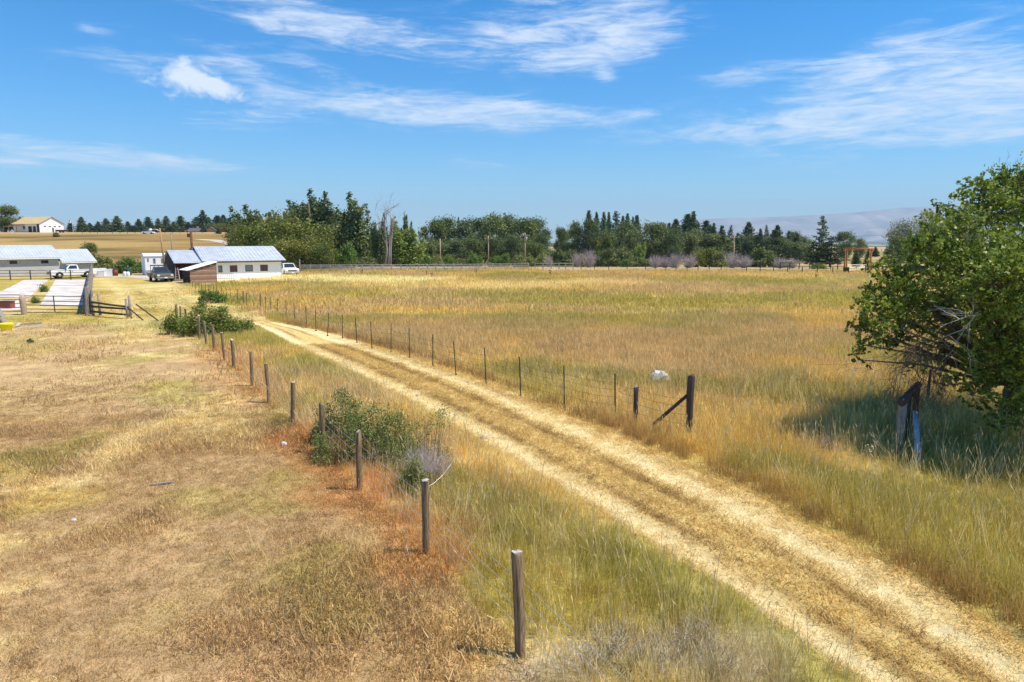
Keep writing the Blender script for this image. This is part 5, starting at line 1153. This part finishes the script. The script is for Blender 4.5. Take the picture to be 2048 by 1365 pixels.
us = [1162, 1189, 1217, 1254, 1291, 1310, 1332, 1352, 1374, 1396, 1418, 1442, 1493, 1520, 1547, 1575, 1604, 1634, 1665, 1697, 1730, 1765, 1800, 1840]
pts = [AT(u, 118-(u-1162)*.025) for u in us]; t = poly_fence('post_fence', 'thin dark posts and wire along the right side of the pasture', pts, 1.0, (), dark_wood, .05, .05, hs={20: 1.4})
wires(t, pts[0], pts, (.5, .9), rust_wire, .008, .03, seed=8)
brown_rail = mat('brown_rail', (.13, .085, .065), .85, 4, .3, .2)
poly_fence('rail_fence', 'dark brown rail fence left of the log gateway', [AT(u, 122) for u in (1560, 1579, 1598, 1619, 1640, 1661, 1675, 1688)], 1.2, (.55, 1.12), brown_rail, .06, .07)
poly_fence('rail_fence', 'dark brown rail fence right of the log gateway', [AT(u, 118) for u in (1731, 1742, 1751, 1757, 1772, 1795, 1820)], 1.35, (.6, 1.25), brown_rail, .06, .07)
A, B = AT(1694, 112), AT(1732, 112); railing('tube_gate', 'grey tube gate closed between the log gateway posts', 'gate', A, B, 1.15, [.2, .45, .7, .92, 1.15], 2, wire_m, rr=.025, pr_=.03, ext=0, gate=True)
# log gateway
gl, gr_ = AT(1690, 113), AT(1738, 110); gt = thing('log_gateway', 'tall orange log gateway with crossbeam and hanging board', 'gateway', gl); orange = mat('orange_log', (.42, .16, .045), .6, 3, .2, .15, stretch=(4, 4, .5)); hgw = ZT(112, 499)
for b0 in (gl, gr_):
    for s in (-.15, .19): q = b0-gl+Vector((s, s*.4, 0)); MB().tube([q+Vector((0, 0, -.4)), q+Vector((0, 0, hgw-gl.z))], [.10, .09], 10).build('log_post', orange, gt, True)
dg = (gr_-gl).normalized(); MB().tube([-dg*.55+Vector((0, 0, hgw-gl.z+.1)), gr_-gl+dg*.55+Vector((0, 0, hgw-gl.z+.1))], .11, 10).build('crossbeam', orange, gt, True)
for b0 in (gl, gr_): q = b0-gl; MB().tube([q-dg*.5+Vector((0, 0, hgw-gl.z-.17)), q+dg*.5+Vector((0, 0, hgw-gl.z-.17))], .11, 8).build('cap_log', orange, gt, True)
mid = (gr_-gl)*.48; MB().box(mid+Vector((0, 0, hgw-gl.z-.36)), (1.6, .06, .26), rz=math.atan2(dg.y, dg.x)).build('hanging_board', brown_rail, gt)
for s in (-.6, .6): MB().tube([mid+dg*s+Vector((0, 0, hgw-gl.z-.02)), mid+dg*s+Vector((0, 0, hgw-gl.z-.24))], .015, 5).build('chain', wire_m, gt)
# power poles and lines
polem = mat('power_pole', (.42, .29, .19), .9, 4, .25, .2, stretch=(5, 5, .4)); ptops = []
for u, y, vt, kind, lab in ((881, 175, 479, 1, 'leftmost power pole before the middle grove'), (977, 172, 472, 2, 'tan power pole with crossarm before the middle grove'), (1050, 178, 466, 3, 'pale power pole carrying white insulators in the middle grove'), (1466, 136, 468, 2, 'orange brown power pole standing before the right-hand bushes')):
    p = AT(u, y); t = thing('power_pole', lab, 'power pole', p, 0, 'power poles along the wood'); h = ZT(y, vt)-p.z
    MB().tube([(0, 0, -.5), (0, 0, h)], [.17, .12], 10).build('pole', polem, t, True)
    if kind >= 2: MB().box((0, -.14, h-.75), (1.9 if kind == 2 else 2.3, .1, .12)).build('crossarm', polem, t)
    for s in ((-.8, .8) if kind == 2 else (-1.0, -.5, .5, 1.0) if kind == 3 else (0,)):
        MB().tube([(s, -.14 if kind > 1 else 0, h-.68 if kind > 1 else h), (s, -.14 if kind > 1 else 0, h-.45 if kind > 1 else h+.2)], [.07, .05], 8).build('insulator', white_paint, t)
    if kind == 3: MB().tube([(.35, 0, h-1.9), (.35, 0, h-1.1)], .22, 12).build('transformer', mat('grey_can', (.5, .5, .5), .5), t, True)
    ptops.append(p+Vector((0, -.14, h-.45)))
for a, b, lab in ((ptops[0], ptops[1], 'power line from the leftmost pole to the tan pole'), (ptops[1], ptops[2], 'power line from the tan pole to the pale pole'), (ptops[2], ptops[3], 'long power line from the pale pole to the right pole'), (ptops[3], AT(1990, 120)+Vector((0, 0, 8.)), 'power line from the right pole toward the leafy tree')):
    P = [a.lerp(b, k/14)-a+Vector((0, 0, -1.1*4*(k/14)*(1-k/14))) for k in range(15)]; link('power_line', MB().tube(P, .018, 4).mesh('power_line', steel_pipe), None, a, label=lab, cat='wire')

# ------------------------------------------------------------------ houses on the hill
hA = AT(80, 292); TH3 = R(-18); D3 = Vector((math.cos(TH3), math.sin(TH3))); hs_ = thing('white_house', 'white hilltop house with tan metal roof and low windows in its gable', 'house', hA, TH3)
L3, W3 = 15., 11.; e3, r3 = ZT(292, 447)-hA.z, ZT(298, 434.5)-hA.z; tanroof = mat('tan_roof', (.52, .40, .20), .6, 1, .1, .05)
hf = [(-9.6, -8.2, 1.3, 2.7), (-6.6, -4.4, 0, 2.6), (-3.9, -2.1, 0, 2.6), (-1.6, -.15, 0, 3.5)]
wall(MB(), -L3, -.003, -.5, e3, 0, .2, hf).build('long_wall', white_paint, hs_)
mbg = MB(); hgab = [(2.0, 3.0, 2.3, 2.75), (4.2, 5.2, 2.3, 2.75), (6.4, 7.4, 2.3, 2.75), (8.6, 9.6, 2.3, 2.75), (5.6, 6.4, 0, 2.0)]
wall(mbg, 0, W3, -.5, e3, 0, .2, hgab); M_ = Matrix.Rotation(R(90), 4, 'Z')
mbg.v = [tuple(Vector((-v[1]+.0, v[0], v[2]))) for v in mbg.v]
mbg.add([(0, 0, e3), (0, W3, e3), (0, W3/2, r3-.1), (-.2, 0, e3), (-.2, W3, e3), (-.2, W3/2, r3-.1)], [(0, 1, 2), (5, 4, 3), (0, 2, 5, 3), (1, 4, 5, 2)])
mbg.build('gable_wall', white_paint, hs_)
wall(MB(), -L3, -.003, -.5, e3, W3-.2, .2).build('back_wall', white_paint, hs_)
sl3 = (r3-e3)/(W3/2); roofslope('roof', hs_, -L3-.5, .5, -.7, e3-.7*sl3+.06, W3/2, r3+.06, tanroof, .6, .1); roofslope('roof', hs_, -L3-.5, .5, W3+.7, e3-.7*sl3+.06, W3/2+.02, r3+.06, tanroof, .6, .1)
window(hs_, *hf[0], .03, trim_dark, glass, 1, w=.12)
for h in hf[1:]: o = MB().box(((h[0]+h[1])/2, .12, (h[2]+h[3])/2), (h[1]-h[0], .08, h[3]-h[2])).build('garage_door', mat('dark_brown_door', (.06, .03, .03), .7), hs_)
for h in hgab: MB().box((-.1, (h[0]+h[1])/2, (h[2]+h[3])/2), (.06, h[1]-h[0], h[3]-h[2])).build('gable_window' if h[2] else 'door', glass, hs_)
MB().add([(-L3-5, -1.2, 2.4), (-8.5, -1.2, 2.7), (-8.5, 2.2, 3.3), (-L3-5, 2.2, 3.0), (-L3-5, -1.2, 2.55), (-8.5, -1.2, 2.85), (-8.5, 2.2, 3.45), (-L3-5, 2.2, 3.15)], [(3, 2, 1, 0), (4, 5, 6, 7), (0, 1, 5, 4), (1, 2, 6, 5), (2, 3, 7, 6), (3, 0, 4, 7)]).build('porch_roof', mat('orange_porch', (.45, .27, .14), .7), hs_)
for x in (-L3-4.6, -L3-1.5, -12., -9.): MB().box((x, -1.0, 1.2), (.25, .25, 2.6)).build('porch_post', mat('orange_porch', (.45, .27, .14), .7), hs_)
p = AT(124, 285); t = thing('flatbed_trailer', 'dark red loaded trailer parked beside the white hilltop house', 'trailer', p, R(25)); MB().box((0, 0, .8), (4.4, 1.8, .7)).build('load', mat('maroon', (.10, .03, .035), .8, 3, .4, .2), t, bevel=.15); MB().box((0, 0, .42), (4.6, 1.9, .1)).build('deck', steel_pipe, t)
for x in (-.6, .4):
    for y in (-.85, .85): MB().tube([(x, y-.1, .33), (x, y+.1, .33)], .33, 14).build('wheel', tyre_m, t)
p = AT(146.5, 285); t = thing('flagpole', 'white flag on a slim pole by the hilltop house', 'flag', p); h = ZT(285, 440)-p.z; MB().tube([(0, 0, -.3), (0, 0, h)], [.06, .04], 8).build('pole', white_paint, t)
mbf = MB(); nf = 8
for k in range(nf+1):
    x = -1.7*k/nf; y = .12*math.sin(k*1.1)
    for z in (h-.1, h-1.25): mbf.v.append((x, y, z-.25*k/nf))
for k in range(nf): mbf.f.append((2*k, 2*k+2, 2*k+3, 2*k+1)); mbf.m.append(0)
fo = mbf.build('flag_cloth', white_paint, t); sm = fo.modifiers.new('thick', 'SOLIDIFY'); sm.thickness = .01
# brick house among the conifers
bA = AT(432, 300); bh = thing('brick_house', 'low brick house with dark roof among the hill conifers', 'house', bA, R(16)); brick = mat('brick', (.40, .23, .14), .9, 4, .2, .2); droof = mat('dark_shingle', (.10, .095, .11), .9, 3, .2, .2)
Lb = 49/F_PX*300*1.0; eb, rb = ZT(300, 463.5)-bA.z, ZT(304, 457)-bA.z
hw = [(-Lb+1.2, -Lb+2.3, .4, eb-.4), (-Lb+3.2, -Lb+4.2, .4, eb-.4)]; wall(MB(), -Lb, -5.3, -1.2, eb, 0, .2, hw).build('front_wall', white_paint, bh); wall(MB(), -5.297, 0, -1.2, eb, -.4, .2).build('brick_wall', brick, bh)
for h in hw: window(bh, *h, .03, trim_dark, glass_brown, 0, w=.1)
roofslope('roof', bh, -Lb-.5, -5.0, -.6, eb-.1, 4, rb, droof, 9); roofslope('roof', bh, -Lb-.5, .5, 8.6, eb-.1, 4.02, rb, droof, 9)
MB().add([(-5.29, -.42, eb), (.0, -.42, eb), (-2.2, -.42, rb+.5), (-5.29, .2, eb), (.0, .2, eb), (-2.2, .2, rb+.5)], [(0, 1, 2), (5, 4, 3), (0, 2, 5, 3), (1, 4, 5, 2), (0, 3, 4, 1)]).build('brick_gable', brick, bh)
for x0_, x1_ in ((-5.9, -2.2), (.6, -2.2)):
    z0_ = eb-.15; mbx = MB(); e = [Vector((x0_, -.9, z0_)), Vector((x1_, -.9, rb+.55)), Vector((x1_, 5, rb+.55)), Vector((x0_, 5, z0_))]; mbx.add(e+[p+Vector((0, 0, .12)) for p in e], [(3, 2, 1, 0), (4, 5, 6, 7), (0, 1, 5, 4), (1, 2, 6, 5), (2, 3, 7, 6), (3, 0, 4, 7)]); mbx.build('wing_roof', droof, bh)
MB().box((-3.4, -.43, eb+.1), (.7, .06, .5)).build('wing_window', glass, bh); MB().box((-Lb*.72, 4, rb+.3), (.9, .7, 1.1)).build('chimney', brick, bh)
def small_shed(label, u, y, vt, wpx, wm_, rm):
    p = AT(u, y); t = thing('small_shed', label, 'shed', p, R(10)); w = wpx/F_PX*y; h = ZT(y, vt)-p.z
    MB().prism([(-w/2, -.8), (w/2, -.8), (w/2, h*.62), (0, h), (-w/2, h*.62)], 0, w*1.2).build('walls', wm_, t)
    for s in (-1, 1): MB().bar((s*(w/2+.15), w*.6, h*.58), (0.0, w*.6, h+.06), w*1.4, .08).build('roof_side', rm, t)
    MB().box((0, -.02, h*.22), (w*.3, .05, h*.5)).build('door', trim_dark, t)
small_shed('small faded pink shed left of the brick house', 374.5, 300, 460.5, 9, mat('faded_pink', (.50, .28, .24), .9), mat('faded_pink', (.50, .28, .24), .9)); small_shed('tiny white and tan shed far right of the brick house', 452, 300, 467, 11, mat('tan_white', (.62, .48, .38), .9), white_paint)
p = AT(467.5, 215); t = thing('pale_pole', 'pale bare pole beside the hill drive', 'pole', p); h = ZT(215, 453)-p.z; MB().tube([(0, 0, -.3), (0, 0, h)], [.16, .12], 8).build('shaft', post_top, t, True); MB().tube([(0, 0, h), (0, 0, h+.1)], [.13, .04], 8).build('cap', grey_wood, t)
# white car on the hill road
p = AT(297, 262); t = thing('parked_car', 'white low car parked on the hillside grass', 'car', p, R(4)); MB().prism([(-2.2, .25), (2.2, .25), (2.25, .7), (1.3, .85), (-2.1, .85), (-2.25, .6)], -.85, .85).build('body', white_paint, t, bevel=.08)
MB().prism([(-1.5, .84), (1.1, .84), (.4, 1.35), (-1.0, 1.35)], -.72, .72).build('cabin', glass, t, bevel=.05); MB().box((-.3, 0, 1.36), (1.3, 1.3, .05)).build('roof', white_paint, t)
for x in (-1.35, 1.4):
    for y in (-.78, .78): MB().tube([(x, y-.1, .32), (x, y+.1, .32)], .32, 14).build('wheel', tyre_m, t)
# thin fence on the hill crest
pts = [AT(u, 268) for u in range(165, 420, 15)]; t = poly_fence('post_fence', 'faint post and wire fence across the hilltop field', pts, 1.1, (), dark_wood, .05, .06); wires(t, pts[0], pts, (.5, 1.0), rust_wire, .006, .02, seed=5)

# ------------------------------------------------------------------ the big leafy tree at the right
def pixblob(u, v, r, y):
    x = (u-1024)/F_PX*(y*CP-(ZT(y, v)-CAM_H)*SP); return [x, y, ZT(y, v), r*y/F_PX, r*y/F_PX]
lm_apple = leafmat('leaf_apple', (.075, .145, .016), (.32, .42, .07), .36, 0., .45, .3)
AB = [(1965, 440, 62, 18.5), (2005, 395, 48, 18.8), (1905, 480, 56, 17.6), (2045, 415, 75, 19.5), (1850, 535, 58, 17.4), (1940, 550, 75, 17), (2040, 540, 95, 17.2), (1795, 590, 46, 17.3), (1750, 640, 40, 17), (1722, 690, 26, 17.2), (1740, 610, 30, 17.4),
      (2015, 640, 66, 16.4), (1985, 730, 62, 16.4), (2050, 760, 70, 16.4), (1945, 790, 36, 16.3), (2030, 820, 44, 16.0), (1990, 835, 26, 15.9), (1960, 700, 34, 16.2), (1905, 770, 26, 16.6), (2060, 850, 34, 15.8), (1850, 640, 60, 18.4), (1800, 670, 44, 18), (2150, 480, 140, 18), (2150, 660, 130, 17.5), (2130, 370, 80, 19),
      (1950, 640, 100, 20.3), (1880, 570, 80, 20), (1870, 720, 46, 19), (2060, 650, 110, 19.5), (2010, 365, 26, 18.8), (1830, 500, 30, 17.5), (1890, 430, 24, 18), (1765, 545, 26, 17.5), (2110, 800, 60, 16.4), (1925, 400, 22, 18.2), (2060, 590, 100, 15.7), (1995, 575, 60, 15.9), (2200, 600, 150, 15), (2160, 740, 100, 15.2), (1735, 660, 30, 17.4), (1775, 625, 36, 17.2), (1815, 620, 40, 17.4), (1760, 575, 28, 17.4), (1715, 720, 16, 17.2), (1790, 690, 30, 17.8), (1705, 650, 16, 17.2), (1960, 380, 28, 18.6), (1860, 470, 30, 17.6)]
base = AT(2035, 18.2); apple = thing('leafy_tree', 'big bright green leafy tree overhanging the old gate brace at right', 'tree', base)
rng = np.random.default_rng(99); B = [pixblob(*b) for b in AB]; B = [[b[0]-base.x, b[1]-base.y, b[2]-base.z, b[3], b[4]] for b in B]
V, tn, C = foliage(B, 2900, 24, .10, rng, .06, 1., .5, .1, .26); k = V[..., 2].min(1) > .25
apple_l = link('crown', quads('crown', V[k], tn[k], lm_apple), apple)
# sprays that break the outline
mbt = MB(); mbt.tube([(0, 0, -.4), (-.15, .1, .8), (-.1, .1, 1.6)], [.34, .26, .24], 10)
for ang, hgt_, ln in ((0, 4.6, 1.5), (2.1, 5.2, 1.6), (4.0, 5.4, 1.0), (3.1, 3.9, 3.2), (5.2, 4., 2.0)):
    ex, ey = math.cos(ang)*ln, math.sin(ang)*ln; mbt.tube([(-.1, .1, 1.4), (ex*.4, ey*.4, hgt_*.55), (ex*.8, ey*.8, hgt_*.85), (ex, ey, hgt_)], [.18, .13, .09, .05], 8)
for b in B:
    c = Vector(b[:3]); s = Vector((c.x*.15, c.y*.15, max(c.z*.45, 1.3))); mid = s.lerp(c, .55)+Vector((rng.normal(0, .15), rng.normal(0, .15), .15))
    mbt.tube([s, mid, c], [.06, .03, .012], 6)
mbt.build('trunk', bark, apple, True)
mbw = MB(); 
for i in rng.choice(len(C), 900, replace=False):
    j = int(np.argmin([np.linalg.norm(np.array(b[:3])-C[i]) for b in B])); c0 = Vector(B[j][:3]); c1_ = Vector(C[i]); mbw.tube([c0, c0.lerp(c1_, .6)+Vector((0, 0, rng.normal(0, .06))), c1_+(c1_-c0)*.08], [.012, .008, .004], 3, cap=False)
mbw.build('twigs', brown_twig, apple)
def snag(parent, start, tgt, r, m, seed, n=10, droop=.0, kids=3, name='dead_branch'):
    rg_ = random.Random(seed); mb = MB()
    def go(p, d, L, r, k):
        pts = [p]; rad = [r]
        for i in range(4):
            d = (d+Vector((rg_.gauss(0, .2), rg_.gauss(0, .2), rg_.gauss(-droop, .16)))).normalized(); p = p+d*L/4; pts.append(p); rad.append(max(r*(1-.22*(i+1)), .003))
        mb.tube(pts, rad, 5 if k > 1 else 3, cap=False)
        if k:
            for i in range(kids): go(pts[rg_.randint(1, 4)], (d+Vector((rg_.gauss(0, .7), rg_.gauss(0, .7), rg_.gauss(-droop, .5)))).normalized(), L*rg_.uniform(.4, .7), r*.55, k-1)
    for i in range(n):
        s, t = Vector(start), Vector(tgt); d = (t-s); go(s+Vector((rg_.gauss(0, .12), rg_.gauss(0, .12), rg_.gauss(0, .1)))*(n > 2), (d.normalized()+Vector((rg_.gauss(0, .3), rg_.gauss(0, .3), rg_.gauss(0, .3)))*(n > 2)).normalized(), d.length*rg_.uniform(.7, 1.1), r, 2)
    mb.build(name, m, parent)
pb = lambda u, v, y: Vector(pixblob(u, v, 1, y)[:3])-base
pale_branch = mat('bleached_branch', (.48, .43, .37), .85, 6, .2, .1)
snag(apple, pb(1958, 632, 16.0), pb(1890, 655, 15.7), .015, pale_branch, 1, 2, .05); snag(apple, pb(1955, 625, 16.0), pb(1912, 700, 15.6), .02, pale_branch, 2, 1, .1); snag(apple, pb(1950, 630, 16.0), pb(1895, 622, 15.8), .013, pale_branch, 5, 1, .05)
snag(apple, pb(1850, 690, 17.2), pb(1770, 740, 16.8), .010, brown_twig, 3, 14, .06, 4, 'dead_twigs'); snag(apple, pb(1830, 690, 17.2), pb(1810, 780, 16.8), .010, brown_twig, 4, 14, .08, 4, 'dead_twigs'); snag(apple, pb(1880, 720, 17.2), pb(1870, 800, 16.8), .010, brown_twig, 8, 10, .08, 4, 'dead_twigs')
snag(apple, pb(2060, 845, 16.3), pb(1985, 830, 15.6), .02, brown_twig, 6, 2, .02); snag(apple, pb(2020, 350, 18.8), pb(2012, 312, 18.8), .006, brown_twig, 7, 3, -.1, 2, 'twigs')

for i, (a0, b0) in enumerate(((( -.2, 0, .5), (-2.0, .2, .86)), ((.3, 0, .55), (.2, 0, .98)), ((.9, .1, .6), (2.2, 0, .94)), ((.2, .1, .4), (1.6, -.3, .78)), ((-.2, 0, .62), (-1.0, .3, 1.0)), ((.6, .1, .5), (3.0, 0, .62)), ((0, 0, .35), (-1.6, 0, .62)))):
    snag(dt, (a0[0], a0[1], a0[2]*hd), (b0[0], b0[1], b0[2]*hd),   .07, MATS['bleached_trunk'], 60+i, 1, -.05, 5, 'limb')
# ------------------------------------------------------------------ near shrubs and weeds
lm_rose = leafmat('leaf_rose', (0.12, 0.155, 0.035), (0.32, 0.34, 0.10), .28, .1); lm_weed = leafmat('leaf_weed', (0.10, 0.15, 0.024), (0.26, 0.31, 0.07), .3, .1)
def near_shrub(label, u, vb, blobs, lm, n, nl, ls, twigs=0, twigm=brown_twig, cat='shrub', name='shrub'):
    p = G(u, vb); t = thing(name, label, cat, p); r_ = np.random.default_rng(int(u)); Bs = []
    for (bu, bv, br) in blobs:
        q = pixblob(bu, bv, br, p.y+r_.uniform(-.45, .45)); Bs.append([q[0]-p.x, q[1]-p.y, q[2]-p.z, q[3], q[4]])
        for k_ in range(2): Bs.append([q[0]-p.x+r_.normal(0, q[3]*.6), q[1]-p.y+r_.normal(0, .2), max((q[2]-p.z)*r_.uniform(.25, .6), q[3]*.4), q[3]*.8, q[3]*.7])
    V, tn, C = foliage(Bs, int(n*1.3), nl, ls, r_, .36, 1., .35); V = V[V[..., 2].min(1) > .0]; tn = tn[:len(V)]
    link('foliage', quads('foliage', V, tn, lm), t); mb = MB()
    for i in range(120):
        c = C[r_.integers(len(C))]; s = Vector((c[0]*.55+r_.normal(0, .05), c[1]*.55, -.05)); mb.tube([s, s.lerp(Vector(c), .55)+Vector((0, 0, .08)), c], [.007, .005, .003], 3, cap=False)
    mb.build('stems', mat('dull_stem', (.22, .17, .12), .9), t)
    if twigs: link('bare_twigs', dead_tree(int(u), 1.3, 1.9, twigm, twigs, 2, .3), t, (.1, -.55, 0))
    return t
mauve = mat('mauve_bare_twig', (.52, .43, .38), .9, 8, .25, 0)
near_shrub('green wild shrub behind the fourth wooden post', 690, 893, [(660, 832, 20), (690, 816, 22), (668, 862, 24), (702, 852, 26), (682, 790, 13), (642, 850, 14), (712, 815, 14), (640, 828, 10)], lm_rose, 330, 22, .042)
near_shrub('green wild shrub in the middle of the thicket beside the track', 765, 925, [(735, 842, 26), (775, 852, 28), (720, 868, 26), (805, 872, 26), (765, 895, 28), (795, 840, 16), (745, 822, 14), (815, 905, 20), (712, 838, 14)], lm_rose, 460, 22, .042, 10, mauve)
near_shrub('wild shrub with bare mauve twigs at the right of the thicket', 852, 952, [(870, 850, 24), (885, 835, 16), (835, 900, 26), (820, 925, 28), (865, 930, 24), (840, 860, 22)], lm_rose, 150, 20, .038, 90, mauve)
near_shrub('low green plant hugging the foot of the fourth wooden post', 658, 912, [(645, 895, 18), (665, 905, 18), (690, 915, 16), (640, 875, 12)], lm_rose, 150, 18, .04)
near_shrub('leafy weed bush before the third and second wooden posts', 830, 985, [(820, 950, 18), (845, 960, 16), (830, 930, 14)], lm_weed, 110, 16, .04)
near_shrub('dark green weed thicket around the far wooden posts', 420, 672, [(398, 630, 14), (430, 636, 17), (375, 646, 13), (415, 654, 18), (452, 648, 15), (404, 614, 8), (445, 624, 9), (470, 656, 9), (390, 660, 12)], lm_weed, 420, 20, .095)
near_shrub('low green weeds trailing right of the far weed thicket', 470, 668, [(460, 655, 14), (480, 656, 14), (498, 652, 10), (445, 660, 12)], lm_weed, 160, 16, .10)
near_shrub('green weed patch left of the far wooden posts', 352, 668, [(345, 640, 14), (355, 655, 18), (372, 668, 16), (392, 676, 16)], lm_weed, 180, 18, .10)
near_shrub('long green weed patch beside the steel post fence below the shelter', 430, 607, [(415, 592, 9), (428, 597, 10), (440, 601, 10), (405, 588, 6)], lm_green, 150, 14, .13)
near_shrub('dark green weed growing through the middle of the concrete pad', 88, 584, [(86, 576, 6), (92, 579, 5), (88, 580, 6)], lm_weed, 60, 14, .10)
near_shrub('green weed on the pad behind the tube gate', 70, 606, [(68, 600, 5), (73, 602, 6), (66, 603, 4)], lm_weed, 60, 14, .08)
near_shrub('small dark grass tuft alone in the bare yard', 57, 688, [(57, 684, 3), (59, 682, 3)], lm_weed, 30, 14, .07)
near_shrub('dark leafy thistle in the green verge by the track', 1060, 1090, [(1058, 1058, 5), (1064, 1066, 6)], lm_weed, 24, 10, .03)
p = G(1655, 905); t = thing('dead_shrub', 'low grey-brown dead shrub in the grass left of the gate brace', 'shrub', p); link('branches', dead_tree(71, .75, 1.2, mat('brown_grey_twig', (.22, .17, .14), .9, 8, .3, 0), 46, 2, .35), t, scale=(1.3, 1, 1))
# knapweed with pink heads at the bottom, lace flowers by the gate brace, docks in the pasture
pinkm = mat('pink_flower', (.60, .45, .46), .8, 9, .2, 0); sageM = mat('sage_stem', (.44, .38, .24), .9, 8, .2, 0); crm = mat('cream_flower', (.66, .60, .40), .8, 9, .1, 0); dockm = mat('dock_rust', (.22, .08, .04), .9, 9, .3, 0)
def stalks(name, label, p, n, h, spread, sm, fm, fr, group=None, flat=False, fpart='flower'):
    t = thing(name, label, 'weed', p, 0, group); mb = MB(); fl = MB(); rg_ = random.Random(int(p.x*100)); 
    for i in range(n):
        a = rg_.uniform(0, 6.28); q = Vector((math.cos(a), math.sin(a), 0))*spread*math.sqrt(rg_.random()); e = q*1.25+Vector((rg_.gauss(0, .03), rg_.gauss(0, .03), h*rg_.uniform(.6, 1.1)))
        mb.tube([q*.3+Vector((0, 0, -.03)), q*.8+Vector((0, 0, e.z*.5)), e], [.006, .005, .003], 3, cap=False)
        for k in range(4):
            s = q*.9+Vector((0, 0, e.z*rg_.uniform(.4, .9))); e2 = s+Vector((rg_.gauss(0, .06), rg_.gauss(0, .06), rg_.uniform(.04, .12))); mb.tube([s, e2], [.004, .002], 3, cap=False)
            if rg_.random() < .3: fl.tube([e2, e2+Vector((0, 0, fr))], [fr*.5, fr*.6], 5)
        if flat: fl.tube([e, e+Vector((0, 0, .012))], [fr*.7, fr], 8)
        else: fl.tube([e, e+Vector((0, 0, fr*.7)), e+Vector((0, 0, fr*1.3))], [fr*.5, fr*.6, fr*.3], 6)
    mb.build('stems', sm, t); fl.build(fpart, fm, t)
kn = sorted([(1180, 1345), (1260, 1335), (1340, 1325), (1430, 1345), (1310, 1362), (1220, 1300), (1390, 1300)])
for i, (u, v) in enumerate(kn): stalks('knapweed', f'{ORD[i]} knapweed from the left with small pink heads at the bottom edge', G(u, v), 22, .36, .26, sageM, pinkm, .009, 'knapweeds at the bottom edge')
stalks('lace_flower', 'white flat flower heads in the grass left of the gate brace', G(1745, 925), 4, .42, .14, sageM, crm, .022, flat=True)
for i, (u, v) in enumerate(((724, 547), (855, 553), (863, 553), (951, 546), (1100, 551), (1632, 556))): stalks('dock_weed', f'{ORD[i]} rust brown dock stalk from the left in the far pasture' if i != 5 else 'rust brown dock stalk at the far right of the pasture', G(u, v+5), 5, 1.0, .15, dockm, dockm, .09, 'dock weeds in the pasture', fpart='seed_head')
# stones
def rock(label, u, v, wpx, hpx, m, seed, name='stone'):
    p = G(u, v); r_ = np.random.default_rng(seed); w = wpx/F_PX*p.y/2; h = hpx/F_PX*p.y
    mb = MB(); n = 10
    for i, (f, z) in enumerate(((.8, -.1), (1., .25), (.85, .62), (.5, .9))):
        for k in range(n): a = 2*math.pi*k/n; q = f*r_.uniform(.8, 1.15); mb.v.append((w*q*math.cos(a), w*.7*q*math.sin(a), h*z*r_.uniform(.85, 1.15)))
    mb.v.append((w*.1, 0, h))
    for i in range(3):
        for k in range(n): mb.f.append((i*n+k, i*n+(k+1) % n, (i+1)*n+(k+1) % n, (i+1)*n+k)); mb.m.append(0)
    for k in range(n): mb.f.append((3*n+k, 3*n+(k+1) % n, 4*n)); mb.m.append(0)
    return link(name, mb.mesh(name, m), None, p, label=label, cat='stone')
white_stone = mat('white_stone', (.50, .46, .40), .9, 5, .2, .8, c2=(.74, .72, .68)); grey_stone = mat('grey_stone', (.42, .38, .36), .9, 5, .2, .4)
o = rock('large white rock in the green grass left of the corner post', 1318, 768, 40, 24, white_stone, 1, 'rock'); o.location.z += .06
rock('white stone beside the fence, the larger of two', 568, 891, 14, 8, white_stone, 2); rock('small white stone left of the larger white stone', 544, 875, 9, 6, white_stone, 3); rock('flat white stone alone in the grazed grass at left', 148, 1042, 13, 5, white_stone, 4)
rock('grey stone lying in the rut of the track', 968, 877, 16, 7, grey_stone, 5); rock('dark little stone on the track crown', 835, 792, 7, 4, grey_stone, 6)
a = G(303, 972); link('loose_board', MB().bar((0, 0, .03), (.42, .06, .035), .07, .03).mesh('loose_board', grey_wood), None, a, rz=.2, label='short grey stick of wood lying in the grazed grass', cat='board')
